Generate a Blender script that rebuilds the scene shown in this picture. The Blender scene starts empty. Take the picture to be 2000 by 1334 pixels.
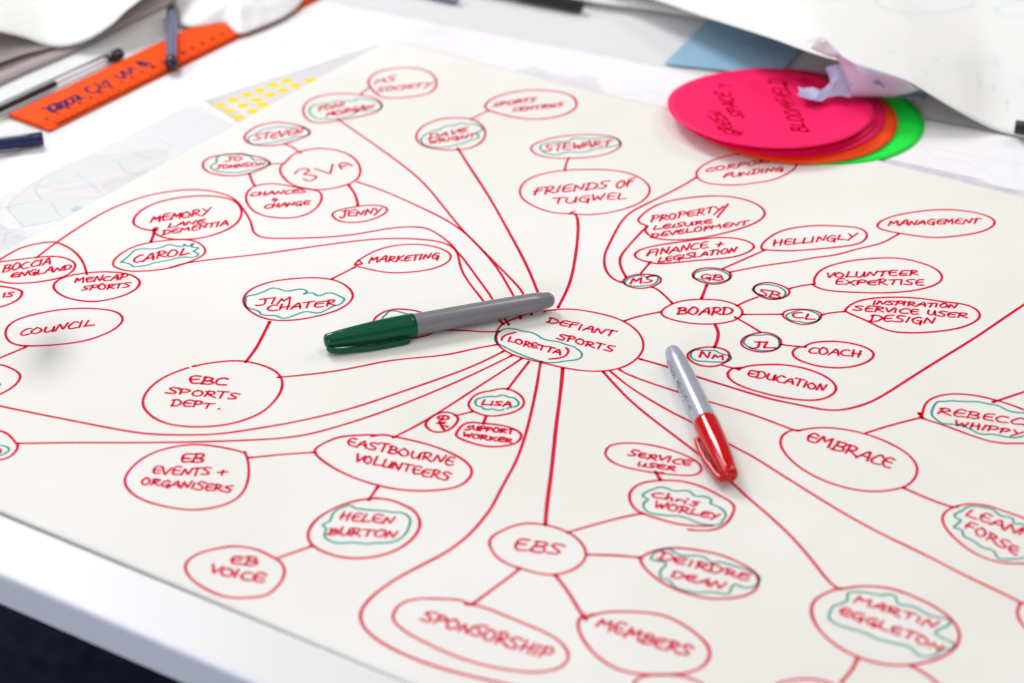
import bpy, bmesh, math, random
from mathutils import Vector, noise

S = bpy.context.scene
C = S.collection
random.seed(7)
MM = 0.001

# ---------------------------------------------------------------- camera
TZ = 0.740                       # height of the table top
PITCH = math.radians(31.5)       # looking down on the table
FPX = 4400.0                     # focal length, in 2000-px-wide photo pixels
DIST = 1.248                     # axis distance to the table at the picture centre
cam_loc = Vector((0, 0, TZ + DIST*math.sin(PITCH)))
cd = bpy.data.cameras.new('camera')
cam = bpy.data.objects.new('camera', cd); C.objects.link(cam)
cam.location = cam_loc
cam.rotation_euler = (math.pi/2 - PITCH, 0, 0)
cd.sensor_width = 36.0
cd.lens = 36.0*FPX/2000.0
cd.clip_start = 0.05; cd.clip_end = 100
cd.dof.use_dof = True
cd.dof.focus_distance = 1.262
cd.dof.aperture_fstop = 5.8
S.camera = cam
S.render.resolution_x = 1024; S.render.resolution_y = 683

# ---------------------------------------------------------------- light
w = bpy.data.worlds.new('World'); S.world = w
w.use_nodes = True
bgn = w.node_tree.nodes['Background']
bgn.inputs[0].default_value = (0.93, 0.95, 1.0, 1)      # white-walled room all round
bgn.inputs[1].default_value = 0.22

def area(name, loc, target, sx, sy, power, col):
    ld = bpy.data.lights.new(name, 'AREA'); ld.shape = 'RECTANGLE'
    ld.size = sx; ld.size_y = sy; ld.energy = power; ld.color = col
    o = bpy.data.objects.new(name, ld); C.objects.link(o)
    o.location = loc
    d = Vector(target) - Vector(loc)
    o.rotation_euler = d.to_track_quat('-Z', 'Y').to_euler()
    return o
area('window_light', (-1.25, 3.4, 2.95), (0.0, 1.1, TZ), 1.15, 0.9, 66, (0.95, 0.965, 1.0))
area('right_window_light', (2.3, 3.2, 2.9), (0.0, 1.1, TZ), 1.2, 0.9, 26, (1.0, 0.93, 0.85))
area('side_window_light', (-2.7, 2.3, 2.45), (0.0, 1.1, TZ), 1.5, 1.2, 26, (0.90, 0.95, 1.0))
area('ceiling_light', (0.7, 1.5, 2.75), (0.0, 1.1, TZ), 1.2, 0.3, 7, (1.0, 0.95, 0.86))
area('white_ceiling_bounce', (0.0, 0.4, 2.95), (0.0, 0.8, TZ), 3.0, 3.0, 15, (1.0, 0.985, 0.95))
area('added_fill_light', (-1.9, -3.0, 1.9), (0.0, 0.8, .6), 2.6, 1.5, 66, (0.90, 0.93, 1.0))  # unseen fill behind the camera, added to lift the table edge and soften shadows

S.view_settings.view_transform = 'Standard'
S.view_settings.look = 'None'
S.view_settings.gamma = 1.0
S.view_settings.exposure = 0.03
S.cycles.transparent_max_bounces = 24
S.cycles.max_bounces = 10

# ---------------------------------------------------------------- helpers
sp, cp = math.sin(PITCH), math.cos(PITCH)
def P(px, py, z=TZ):
    """point of the horizontal plane at height z that the photo shows at pixel (px, py)"""
    x = (px - 1000.0)/FPX; y = -(py - 667.0)/FPX
    d = Vector((x, cp + y*sp, -sp + y*cp))
    t = (z - cam_loc.z)/d.z
    return cam_loc + d*t
def Q(px, py, mm):
    return P(px, py, TZ + mm*MM)

def link(o, parent=None):
    C.objects.link(o)
    if parent is not None: o.parent = parent
    return o
def mesh_obj(name, verts, faces, mat, parent=None, smooth=False, local=None):
    me = bpy.data.meshes.new(name)
    if local is not None: verts = [Vector(v) - local for v in verts]
    me.from_pydata([tuple(v) for v in verts], [], faces)
    me.update()
    if smooth: me.polygons.foreach_set('use_smooth', [True]*len(me.polygons))
    if mat: me.materials.append(mat)
    o = bpy.data.objects.new(name, me)
    if local is not None and parent is None: o.location = local
    return link(o, parent)
def empty(name, loc=(0,0,0)):
    o = bpy.data.objects.new(name, None); o.empty_display_size = .02
    o.location = loc
    return link(o)
def tag(o, label=None, cat=None, group=None, kind=None):
    if label: o['label'] = label
    if cat: o['category'] = cat
    if group: o['group'] = group
    if kind: o['kind'] = kind
    return o

def new_mat(name, col, rough=.5, **kw):
    m = bpy.data.materials.new(name); m.use_nodes = True
    b = m.node_tree.nodes['Principled BSDF']
    b.inputs['Base Color'].default_value = (*col, 1)
    b.inputs['Roughness'].default_value = rough
    for k, v in kw.items():
        b.inputs[k.replace('_', ' ')].default_value = v
    return m
def noise_col(m, c1, c2, scale, lo=.35, hi=.65, detail=4, coord='Object', distortion=0):
    nt = m.node_tree; b = nt.nodes['Principled BSDF']
    tc = nt.nodes.new('ShaderNodeTexCoord'); n = nt.nodes.new('ShaderNodeTexNoise')
    n.inputs['Scale'].default_value = scale; n.inputs['Detail'].default_value = detail
    n.inputs['Distortion'].default_value = distortion
    r = nt.nodes.new('ShaderNodeValToRGB')
    r.color_ramp.elements[0].position = lo; r.color_ramp.elements[0].color = (*c1, 1)
    r.color_ramp.elements[1].position = hi; r.color_ramp.elements[1].color = (*c2, 1)
    nt.links.new(tc.outputs[coord], n.inputs['Vector'])
    nt.links.new(n.outputs['Fac'], r.inputs['Fac'])
    nt.links.new(r.outputs['Color'], b.inputs['Base Color'])
    return r
def bump(m, scale, strength, dist=.0005, detail=6, coord='Object'):
    nt = m.node_tree; b = nt.nodes['Principled BSDF']
    tc = nt.nodes.new('ShaderNodeTexCoord'); n = nt.nodes.new('ShaderNodeTexNoise')
    n.inputs['Scale'].default_value = scale; n.inputs['Detail'].default_value = detail
    bp = nt.nodes.new('ShaderNodeBump'); bp.inputs['Strength'].default_value = strength
    bp.inputs['Distance'].default_value = dist
    nt.links.new(tc.outputs[coord], n.inputs['Vector'])
    nt.links.new(n.outputs['Fac'], bp.inputs['Height'])
    nt.links.new(bp.outputs['Normal'], b.inputs['Normal'])

def ink_mat(name, col, col2=None):
    """felt-pen ink: a filter lying on the paper, darker where two strokes cross"""
    m = bpy.data.materials.new(name); m.use_nodes = True
    nt = m.node_tree; nt.nodes.clear()
    out = nt.nodes.new('ShaderNodeOutputMaterial'); tr = nt.nodes.new('ShaderNodeBsdfTransparent')
    tc = nt.nodes.new('ShaderNodeTexCoord'); n = nt.nodes.new('ShaderNodeTexNoise')
    n.inputs['Scale'].default_value = 160; n.inputs['Detail'].default_value = 3
    mx = nt.nodes.new('ShaderNodeMix'); mx.data_type = 'RGBA'
    mx.inputs['A'].default_value = (*col, 1)
    mx.inputs['B'].default_value = (*(col2 or tuple(min(1, c*1.12+.02) for c in col)), 1)
    nt.links.new(tc.outputs['Object'], n.inputs['Vector'])
    nt.links.new(n.outputs['Fac'], mx.inputs['Factor'])
    nt.links.new(mx.outputs['Result'], tr.inputs['Color'])
    nt.links.new(tr.outputs[0], out.inputs['Surface'])
    return m

M = {}
M['paper'] = new_mat('cream_flip_chart_paper', (.80,.79,.745), .62, Specular_IOR_Level=.35)
noise_col(M['paper'], (.77,.748,.70), (.84,.822,.785), 5.5, .3, .7, 3)
bump(M['paper'], 900, .06, .0002)
def second_bump(m, scale, strength, dist, detail=2, distortion=.6):
    nt = m.node_tree; b = nt.nodes['Principled BSDF']
    first = b.inputs['Normal'].links[0].from_node
    tc = nt.nodes.new('ShaderNodeTexCoord'); n = nt.nodes.new('ShaderNodeTexNoise')
    n.inputs['Scale'].default_value = scale; n.inputs['Detail'].default_value = detail; n.inputs['Distortion'].default_value = distortion
    bp = nt.nodes.new('ShaderNodeBump'); bp.inputs['Strength'].default_value = strength; bp.inputs['Distance'].default_value = dist
    nt.links.new(tc.outputs['Object'], n.inputs['Vector']); nt.links.new(n.outputs['Fac'], bp.inputs['Height'])
    nt.links.new(first.outputs['Normal'], bp.inputs['Normal']); nt.links.new(bp.outputs['Normal'], b.inputs['Normal'])
second_bump(M['paper'], 9, .55, .006)
M['table'] = new_mat('white_laminate', (.735,.73,.735), .38, Specular_IOR_Level=.35)
bump(M['table'], 300, .02, .0002)
M['edge'] = new_mat('white_edge_band', (.80,.82,.95), .4)
M['floor'] = new_mat('dark_navy_carpet', (.010,.012,.022), .95, Specular_IOR_Level=.05)
noise_col(M['floor'], (.006,.0075,.016), (.015,.018,.034), 60, .3, .7)
M['red_ink'] = ink_mat('red_marker_ink', (.85,.115,.225), (.905,.18,.30))
M['green_ink'] = ink_mat('green_marker_ink', (.20,.56,.515))
M['blue_ink'] = ink_mat('pale_blue_marker_ink', (.80,.90,.97))
M['palegreen_ink'] = ink_mat('pale_green_marker_ink', (.90,.97,.90))
M['sheet'] = new_mat('white_sheet', (.83,.825,.80), .55, Specular_IOR_Level=.4)
bump(M['sheet'], 900, .05, .0002); second_bump(M['sheet'], 7, .6, .006)
noise_col(M['sheet'], (.80,.79,.755), (.85,.85,.84), 4, .3, .7, 2)

# ---- smoothing and ribbons
def catmull(pts, sub, closed=False):
    n = len(pts)
    if n < 3 and not closed:
        a, b = pts[0], pts[-1]
        return [a.lerp(b, i/8) for i in range(9)]
    out = []
    rng = range(n if closed else n-1)
    for i in rng:
        if closed:
            p0, p1, p2, p3 = pts[(i-1) % n], pts[i], pts[(i+1) % n], pts[(i+2) % n]
        else:
            p1, p2 = pts[i], pts[i+1]
            p0 = pts[i-1] if i > 0 else p1*2 - p2
            p3 = pts[i+2] if i+2 < n else p2*2 - p1
        if (p2-p1).length < 1e-9: continue
        for k in range(sub):
            t = k/sub
            out.append(.5*((2*p1) + (p2-p0)*t + (2*p0-5*p1+4*p2-p3)*t*t + (3*p1-p0-3*p2+p3)*t**3))
    if not closed: out.append(pts[-1].copy())
    return out

class Ribbons:
    """flat pen strokes that follow a surface; each stroke a strip with round ends"""
    def __init__(s, hfun): s.v = []; s.f = []; s.h = hfun; s.k = random.randint(0, 11)
    def add(s, pts, width, closed=False, sub=6, wob=.12, relax=0, scallop=0):
        """pts: ground points (Vector). width in metres"""
        c = catmull(pts, sub, closed)
        c2 = [c[0]]
        for p in c[1:]:
            if (p-c2[-1]).length > width*.25: c2.append(p)
        c = c2
        for _ in range(relax):
            m = len(c)
            if closed: c = [(c[i-1] + c[i]*2 + c[(i+1) % m])/4 for i in range(m)]
            else: c = [c[0]] + [(c[i-1] + c[i]*2 + c[i+1])/4 for i in range(1, m-1)] + [c[-1]]
        if len(c) < 2: c = [c[0], c[0] + Vector((width*.3, 0, 0))]
        if scallop:
            m = len(c); ph2 = random.random()*50; acc = 0; c3 = []
            for i in range(m):
                d = c[(i+1) % m] - c[i-1]
                if d.length < 1e-9 or (not closed and i in (0, m-1)): c3.append(c[i]); continue
                acc += d.length/2; d.normalize()
                k = noise.noise(Vector((acc*95, ph2, 0)))*1.5 + abs(math.sin(acc*230 + ph2))*.5 - .25
                if closed: k *= min(1, i/6, (m-i)/6)
                c3.append(c[i] + Vector((-d.y, d.x, 0))*k*scallop)
            c = c3
        n = len(c); s.k += 1
        ph = random.random()*100
        z0 = (s.k % 13)*7e-6 + 1.2e-4
        base = len(s.v); L = []
        for i, p in enumerate(c):
            if closed: d = c[(i+1) % n] - c[i-1]
            else: d = c[min(i+1, n-1)] - c[max(i-1, 0)]
            if d.length < 1e-9: d = Vector((1, 0, 0))
            d.z = 0; d.normalize(); q = Vector((-d.y, d.x, 0))
            hw = width*.5*(1 + wob*noise.noise(Vector((i*.13+ph, 0, 0)))*1.6)
            zz = z0 + 6e-6*i/n
            for sg in (1, -1):
                v = p + q*hw*sg
                s.v.append(Vector((v.x, v.y, s.h(v.x, v.y) + zz)))
            L.append((d, q, hw, zz))
        m = n if closed else n-1
        for i in range(m):
            a = base+2*i; b = base+2*((i+1) % n)
            s.f.append((a, a+1, b+1, b))
        if not closed:
            for end in (0, n-1):
                d, q, hw, zz = L[end]
                sg = -1 if end == 0 else 1
                p = c[end]; ids = []
                for k in range(1, 5):
                    a = math.pi*k/5
                    v = p + q*hw*math.cos(a) + d*sg*hw*math.sin(a)
                    ids.append(len(s.v)); s.v.append(Vector((v.x, v.y, s.h(v.x, v.y)+zz)))
                a0, a1 = base+2*end, base+2*end+1
                f = [a0] + ids + [a1]
                s.f.append(tuple(f) if sg < 0 else tuple(reversed(f)))
    def build(s, name, mat, parent):
        return mesh_obj(name, s.v, s.f, mat, parent)

def px(s):
    return [tuple(float(q) for q in t.split(',')) for t in s.split()]
def ground(pp, mm=0):
    return [Q(x, y, mm) for x, y in pp]

# ---- stroke alphabet in the writer's hand: cap height 1, strokes of (x, y)
_O = '.42,1 .1,.75 .04,.32 .3,0 .65,.1 .8,.5 .62,.9 .32,1.02'
G = {
'A': (.85, ['-.02,0 .28,.62 .5,1 .62,.9 .82,0', '.16,.36 .78,.42']),
'B': (.82, ['.2,1 .08,0', '.02,.95 .5,1.02 .72,.8 .5,.56 .2,.5 .62,.5 .8,.25 .5,0 -.02,.03']),
'C': (.82, ['.82,.88 .5,1 .15,.7 .04,.35 .3,.02 .85,.08']),
'D': (.88, ['.18,1 .1,0', '0,.95 .5,.98 .86,.62 .72,.2 .38,0 -.06,.03']),
'E': (.80, ['.78,.97 .4,1 .12,.76 .08,.3 .3,.02 .78,.06', '.1,.5 .68,.54']),
'F': (.78, ['.12,0 .25,.95 .25,.95 .85,1', '.0,.42 .68,.56']),
'G': (.86, ['.8,.88 .5,1 .12,.66 .14,.2 .45,.02 .75,.25 .8,.48 .8,.48 .48,.45', '.8,.45 .74,-.22']),
'H': (.88, ['.16,1 .1,0', '.78,1 .7,0', '.06,.46 .8,.54']),
'I': (.32, ['.18,1 .08,0']),
'J': (.78, ['.52,1 .5,.25 .34,0 .1,.02 -.02,.18', '.15,1 .88,1']),
'K': (.82, ['.15,1 .08,0', '.78,1 .16,.45 .16,.45 .85,0']),
'L': (.78, ['.2,1 .08,.08 .08,.04 .82,.06']),
'M': (1.0, ['0,0 .18,.96 .18,.96 .46,.35 .46,.35 .84,1 .84,1 .92,0']),
'N': (.86, ['.02,0 .18,.95 .18,.95 .64,.04 .64,.04 .86,1']),
'O': (.86, [_O]),
'P': (.80, ['.1,0 .22,.98', '.0,.9 .5,1.02 .8,.78 .55,.5 .15,.46']),
'R': (.88, ['.1,0 .22,.98', '.0,.9 .5,1.02 .76,.78 .52,.52 .18,.46 .18,.46 .9,0']),
'S': (.80, ['.82,.97 .36,1 .14,.76 .36,.56 .66,.34 .52,.05 -.02,.06']),
'T': (.80, ['-.02,.95 .88,1', '.44,.96 .34,0']),
'U': (.88, ['.1,1 .08,.3 .3,0 .56,.12 .72,.45 .78,1 .78,1 .82,0']),
'V': (.76, ['.05,1 .34,0 .34,0 .84,1']),
'W': (1.0, ['.03,1 .2,0 .2,0 .52,.7 .52,.7 .7,0 .7,0 1.02,1']),
'X': (.8, ['.05,1 .8,0', '.8,1 .02,0']),
'Y': (.80, ['.05,1 .42,.48', '.85,1 .1,-.2']),
'+': (.75, ['.05,.45 .72,.5', '.42,.8 .34,.12']),
'.': (.3, ['.08,.02 .14,.05']),
'4': (.7, ['.2,1 .05,.4 .05,.4 .7,.45', '.5,.8 .42,0']),
'/': (.5, ['.55,1.35 -.1,-.3']),
'?': (.6, ['.05,.8 .3,1.02 .6,.8 .35,.5 .3,.3', '.28,.04 .32,.06']),
'h': (.62, ['.22,1.15 .05,0 .05,0 .3,.52 .52,.42 .5,0']),
'r': (.5, ['.1,.6 .05,0 .05,0 .2,.45 .45,.6']),
'i': (.3, ['.12,.6 .08,0', '.2,.98 .23,1.0']),
's': (.65, ['.65,.75 .25,.8 .15,.6 .5,.38 .4,.05 -.02,.05']),
't': (.6, ['.3,1 .15,0', '0,.6 .55,.66']),
'e': (.6, ['.05,.35 .5,.42 .42,.68 .15,.6 .04,.25 .25,0 .6,.08']),
'v': (.55, ['.05,.6 .22,0 .22,0 .55,.6']),
'n': (.6, ['.08,.6 .05,0 .05,0 .3,.55 .5,.45 .5,0']),
' ': (.55, []),
}
def write(rb, text, a, b, up, width, mid=None, jit=.07, mm=0, proj=None):
    """write text along the baseline a -> b (photo pixels) with cap vector `up`"""
    proj = proj or (lambda x, y: Q(x, y, mm))
    sc_ = .84 if a[1] < 840 else 1.0; up = (up[0]*sc_, up[1]*sc_)
    ws = [G[c][0]*random.uniform(.92, 1.08) for c in text]
    tot = sum(ws) + .14*(len(ws)-1)
    u = 0.0
    for c, wd in zip(text, ws):
        s = random.uniform(.90, 1.12); dy = random.uniform(-.07, .07); sh = random.uniform(-.09, .09)
        for st in G[c][1]:
            pts = []
            pv = None
            for (x, y) in px(st):
                if pv == (x, y): pts.append(pts[-1].copy()); continue
                pv = (x, y)
                x2 = u + (x + sh*y)*wd/G[c][0] + random.uniform(-jit, jit)*.6
                y2 = (y*s + dy) + random.uniform(-jit, jit)
                t = x2/tot
                bx = a[0] + (b[0]-a[0])*t; by = a[1] + (b[1]-a[1])*t
                if mid is not None:
                    k = 4*t*(1-t); bx += mid[0]*k; by += mid[1]*k
                pts.append(proj(bx + up[0]*y2, by + up[1]*y2))
            rb.add(pts, width, sub=4, wob=.15)
        u += wd + .14
# ---------------------------------------------------------------- floor and table
fl = mesh_obj('floor', [(-6,-4,0),(6,-4,0),(6,8,0),(-6,8,0)], [(0,1,2,3)], M['floor'])
tag(fl, kind='structure')

E1, E2 = P(0, 1122), P(490, 1331)
ed = (E2-E1).normalized(); en = Vector((-ed.y, ed.x, 0))      # along the near edge, and inward
if en.y < 0: en = -en
TABLE_ANG = math.atan2(ed.y, ed.x)
def tb(u, v, z): 
    p = E1 + ed*u + en*v; return Vector((p.x, p.y, z))
table = empty('table', tb(.6, .8, 0))
tag(table, 'white laminate table with a pale grey edge band, everything lies on it', 'table')
tl = table.location.copy()
U0, U1, V1 = -.95, 1.85, 1.9
TH = .0195
def slab(name, prof, u0, u1, mat):
    """extrude a profile (v, z) along the near edge"""
    n = len(prof); vs = [tb(u0, v, z) for v, z in prof] + [tb(u1, v, z) for v, z in prof]
    fs = [(i, (i+1) % n, n+(i+1) % n, n+i) for i in range(n)] + [tuple(range(n-1, -1, -1)), tuple(range(n, 2*n))]
    o = mesh_obj(name, vs, fs, mat, None, local=tl); o.parent = table; o.location = (0,0,0); return o
r = .0022
prof = [(0.0022, TZ-TH)] + [(r - r*math.sin(a), TZ - r + r*math.cos(a)) for a in [math.radians(t) for t in (90, 75, 60, 45, 30, 15, 0)]][::1]
slab('table_top', [(0.0022, TZ-TH), (V1, TZ-TH), (V1, TZ), (0.0022, TZ)], U0, U1, M['table'])
slab('edge_band', [(0.0021, TZ-TH)] + [(0, TZ-TH+.001), (0, TZ-.0022)] +
     [(r - r*math.cos(a), TZ - r + r*math.sin(a)) for a in [math.radians(t) for t in (20, 40, 60, 80)]] + [(.0021, TZ-.00003)], U0, U1, M['edge'])
M['steel'] = new_mat('grey_steel', (.35,.36,.38), .35, Metallic=.8)
for (u, v) in ((U0+.1, .12), (U1-.1, .12), (U0+.1, V1-.12), (U1-.1, V1-.12)):
    vs = []; N = 16
    for z in (0, TZ-TH):
        for k in range(N):
            a = 2*math.pi*k/N; p = tb(u, v, z); vs.append(p + Vector((.022*math.cos(a), .022*math.sin(a), 0)))
    fs = [(k, (k+1) % N, N+(k+1) % N, N+k) for k in range(N)] + [tuple(range(N-1,-1,-1))]
    o = mesh_obj('leg', vs, fs, M['steel'], None, smooth=False, local=tl); o.parent = table; o.location = (0,0,0)

# ---------------------------------------------------------------- flip chart sheet
def line2(p, q): return (p, (q-p).normalized())
def isect(l1, l2):
    (p, d), (q, e) = l1, l2
    den = d.x*e.y - d.y*e.x
    t = ((q.x-p.x)*e.y - (q.y-p.y)*e.x)/den
    return p + d*t
Lf = line2(P(60, 464), P(620, 157)); Rt = line2(P(745, 76), P(2000, 388)); Bt = line2(P(0, 1004), P(375, 1160))
c_far = isect(Lf, Rt); c_near = isect(Lf, Bt)
du = Bt[1]; dv = (c_far - c_near)
LV = dv.length; dvn = dv.normalized()
LU = .93
def sheet_pt(u, v):            # u along the near edge (m), v 0..1 from near to far
    far = c_far + Rt[1]*u; near = c_near + du*u
    return near.lerp(far, v)
eN = Vector((-du.y, du.x, 0))
if eN.y < 0: eN = -eN
def h_sheet(x, y):
    """small waves of the paper, and its lifted near edge at the left"""
    h = .0011
    h += (.00075*noise.noise(Vector((x*5.1, y*4.3, 1.7))) + .00032*noise.noise(Vector((x*13, y*9, 5.2))))
    q = Vector((x, y, 0)) - Vector((c_near.x, c_near.y, 0))
    dd = q.dot(eN); uu = q.dot(du)
    if dd < .14:
        k = max(0, min(1, (.52-uu)/.34)); k = k*k*(3-2*k)
        e = max(0, min(1, dd/.09)); h = .00018 + (h-.00018)*e*e*(3-2*e)
        h += .0014*k*math.exp(-(max(dd, 0)/.045)**2)
    return TZ + max(h, .0002 if dd < .09 else .0008)
sheet = empty('flip_chart_sheet', (c_near.lerp(c_far, .5) + du*.45) + Vector((0,0,0)))
tag(sheet, 'large cream paper sheet covered in red ovals and lines, under the two markers', 'paper sheet')
sl = sheet.location.copy()
NU, NV = 190, 170
vs = []; fs = []
for j in range(NV+1):
    for i in range(NU+1):
        p = sheet_pt(LU*i/NU, j/NV); vs.append(Vector((p.x, p.y, h_sheet(p.x, p.y))))
for j in range(NV):
    for i in range(NU):
        a = j*(NU+1)+i; fs.append((a, a+1, a+NU+2, a+NU+1))
from mathutils import Matrix
def child(o, root):                            # children keep world coordinates
    o.parent = root; o.matrix_parent_inverse = Matrix.Translation(-Vector(root.location)); return o
paper = mesh_obj('paper', vs, fs, M['paper'], None, smooth=True); child(paper, sheet)
sm = paper.modifiers.new('thickness', 'SOLIDIFY'); sm.thickness = .00012; sm.offset = -1

LW = .00152; TW = .00138; GW = .00125
def stroke_part(name, s, mat, parent, width, closed=False):
    rb = Ribbons(h_sheet); rb.add(ground(px(s)), width, closed)
    o = rb.build(name, mat, None); child(o, sheet)
    if parent is not sheet: 
        o.parent = parent; o.matrix_parent_inverse.identity()
    return o
RED, GRN = M['red_ink'], M['green_ink']
# ovals: name-free; each has outline points, words, and perhaps a green outline
# word = (text, a, b, up[, mid])
OV = []
def oval(pts, words=(), green=None, closed=True, gclosed=True, label=None, extra=()):
    OV.append((pts, words, green, closed, gclosed, label, extra))
LN = []
def line(pts, wd=1.0): LN.append((pts, wd))
oval('722,173 719,160 730,147 755,138 787,135 820,137 843,146 854,162 849,178 835,187 805,192 775,195 750,194 738,189',
     [('MS',(733,167),(772,160),(3,-12)),('SOCIETY',(737,183),(842,171),(3,-10))], label='red oval with the words MS SOCIETY')
oval('591,217 600,200 630,189 670,185 712,189 737,197 746,207 744,217 725,226 688,233 660,239 630,243 610,242 596,232',
     [('TONI',(617,221),(672,211),(3,-10)),('MORGAN',(637,231),(728,215),(3,-10))],
     '604,221 612,209 640,205 660,200 690,200 700,196 725,199 739,201 744,209 740,218 720,219 700,220 692,226 665,234 640,235 617,234')
oval('811,270 820,253 838,243 863,234 900,233 925,236 943,248 949,263 943,278 925,290 895,296 863,295 832,290 818,281',
     [('DAVE',(838,274),(911,260),(3,-10)),('WRIGHT',(838,284),(928,270),(2,-9))],
     '822,275 829,266 843,261 857,256 870,250 888,248 902,244 911,246 924,245 935,251 939,257 935,263 936,272 924,275 910,280 902,284 881,288 852,290 836,286 827,282')
oval('946,212 953,201 974,190 1005,182 1041,178 1077,180 1108,185 1122,194 1127,206 1122,216 1104,226 1077,233 1041,236 1005,232 978,226 956,219',
     [('SPORTS',(962,212),(1046,200),(3,-9)),('CENTRES',(1000,221),(1099,210),(3,-9))], label='red oval with the words SPORTS CENTRES')
oval('1035,293 1043,284 1068,274 1105,267 1150,265 1188,267 1208,274 1214,285 1205,295 1180,305 1150,310 1113,312 1075,311 1048,305',
     [('STEWART',(1064,298),(1193,287),(2,-14))],
     '1055,291 1060,284 1083,281 1110,279 1123,272 1150,274 1175,271 1200,273 1210,280 1205,287 1185,291 1165,292 1145,299 1110,300 1085,304 1068,302 1059,297')
oval('1115,420 1075,418 1045,406 1023,394 1014,379 1020,361 1043,346 1088,336 1138,333 1188,334 1225,339 1258,354 1271,372 1263,389 1243,403 1205,415 1165,421 1135,422 1112,418 1122,415',
     [('FRIENDS',(1042,383),(1185,369),(4,-15)),('OF',(1203,370),(1237,364),(3,-16)),('TUGWEL',(1080,401),(1222,391),(3,-14))],
     closed=False, label='red oval with the words FRIENDS OF TUGWEL')
oval('1363,352 1359,343 1364,334 1376,324 1398,314 1424,307 1442,304 1490,298 1530,303 1552,315 1556,326 1551,334 1532,346 1508,356 1472,361 1436,366 1400,364 1376,360',
     [('CORPORATE',(1376,341),(1552,313),(3,-10)),('FUNDING',(1411,352),(1528,337),(3,-10))], label='red oval partly under the coloured discs, with the words CORPORATE FUNDING')
oval('1264,444 1252,440 1246,434 1250,426 1275,406 1313,394 1363,388 1413,386 1455,393 1485,406 1495,421 1485,434 1455,448 1400,463 1350,471 1313,472 1280,469 1265,461 1259,451 1264,444',
     [('PROPERTY',(1270,437),(1408,418),(3,-14)),('/',(1404,424),(1412,423),(8,-17)),('LEISURE',(1275,452),(1390,440),(2,-9)),('DEVELOPMENT',(1272,467),(1460,443),(2,-10))],
     closed=False, label='red oval with the words PROPERTY / LEISURE DEVELOPMENT')
oval('1272,514 1263,514 1245,508 1239,501 1244,494 1263,485 1325,476 1375,470 1413,467 1450,471 1473,481 1470,491 1450,501 1420,508 1363,511 1288,519 1265,514',
     [('FINANCE',(1261,504),(1382,487),(4,-14)),('+',(1396,487),(1412,486),(2,-14)),('LEGISLATION',(1285,515),(1436,496),(3,-11))],
     closed=False, label='red oval with the words FINANCE + LEGISLATION')
oval('1216,554 1220,546 1235,540 1255,538 1278,539 1291,545 1290,554 1278,561 1258,566 1238,565 1223,560',
     [('MS',(1231,558),(1274,555),(3,-14))],
     '1220,554 1228,548 1250,541 1265,544 1278,541 1285,546 1280,555 1265,560 1245,562 1225,559', label='small oval with the letters MS')
oval('1351,540 1360,530 1380,526 1405,528 1423,534 1428,541 1423,551 1405,558 1383,558 1360,550',
     [('GB',(1368,548),(1412,552),(2,-13))],
     '1355,541 1363,533 1388,531 1410,533 1423,541 1420,549 1400,554 1380,555 1368,547 1358,545', label='small oval with the letters GB')
oval('1494,492 1486,489 1488,481 1500,469 1525,454 1563,447 1600,444 1638,446 1670,448 1688,454 1694,465 1685,477 1663,484 1613,489 1563,493 1525,494 1500,492 1488,491',
     [('HELLINGLY',(1509,484),(1670,471),(2,-13))], closed=False, label='red oval with the word HELLINGLY')
oval('1713,444 1720,436 1745,426 1788,418 1838,413 1888,416 1925,424 1945,436 1935,449 1910,459 1863,466 1825,469 1795,466 1763,461 1733,456 1715,450',
     [('MANAGEMENT',(1735,446),(1912,440),(3,-11))], label='red oval with the word MANAGEMENT')
oval('1471,566 1480,558 1500,555 1520,559 1538,567 1543,575 1535,584 1515,589 1497,588 1480,580 1473,573',
     [('SB',(1479,578),(1522,588),(4,-13))],
     '1470,570 1478,563 1498,559 1515,562 1526,567 1534,575 1530,583 1515,588 1496,585 1480,578', label='small oval with the letters SB')
oval('1591,559 1589,551 1598,534 1625,521 1675,511 1725,508 1763,509 1800,518 1828,529 1841,544 1835,556 1813,566 1775,574 1725,577 1675,576 1625,573 1600,568 1585,559',
     [('VOLUNTEER',(1612,547),(1792,542),(3,-12)),('EXPERTISE',(1630,560),(1803,562),(2,-12))], closed=False, label='red oval with the words VOLUNTEER EXPERTISE')
oval('1290,614 1298,604 1320,593 1350,588 1388,588 1420,592 1443,602 1451,613 1445,624 1425,633 1388,637 1350,635 1318,629 1298,622',
     [('BOARD',(1323,617),(1430,618),(4,-16))], label='red oval with the word BOARD')
oval('1528,618 1535,610 1558,608 1583,609 1603,615 1604,624 1593,634 1570,639 1548,634 1531,625',
     [('CL',(1548,625),(1590,628),(2,-13))],
     '1536,619 1548,613 1570,610 1588,615 1596,622 1593,630 1578,635 1560,632 1543,629 1536,624', label='small oval with the letters CL')
oval('1649,612 1655,604 1675,592 1713,586 1763,585 1813,589 1838,594 1875,597 1900,604 1914,617 1910,629 1890,640 1863,648 1813,654 1770,655 1738,652 1713,642 1690,630 1670,622 1653,614',
     [('INSPIRATION',(1704,599),(1868,606),(3,-9)),('SERVICE USER',(1666,611),(1888,625),(3,-11)),('DESIGN',(1698,632),(1824,637),(3,-14))],
     label='red oval with the words INSPIRATION SERVICE USER DESIGN')
oval('1446,672 1455,661 1475,655 1490,653 1508,656 1522,664 1526,674 1521,684 1505,690 1485,692 1465,688 1451,681',
     [('JL',(1464,684),(1512,683),(3,-15))],
     '1452,672 1462,662 1480,658 1500,658 1517,666 1521,678 1510,688 1490,690 1468,685', label='small oval with the letters JL')
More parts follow.
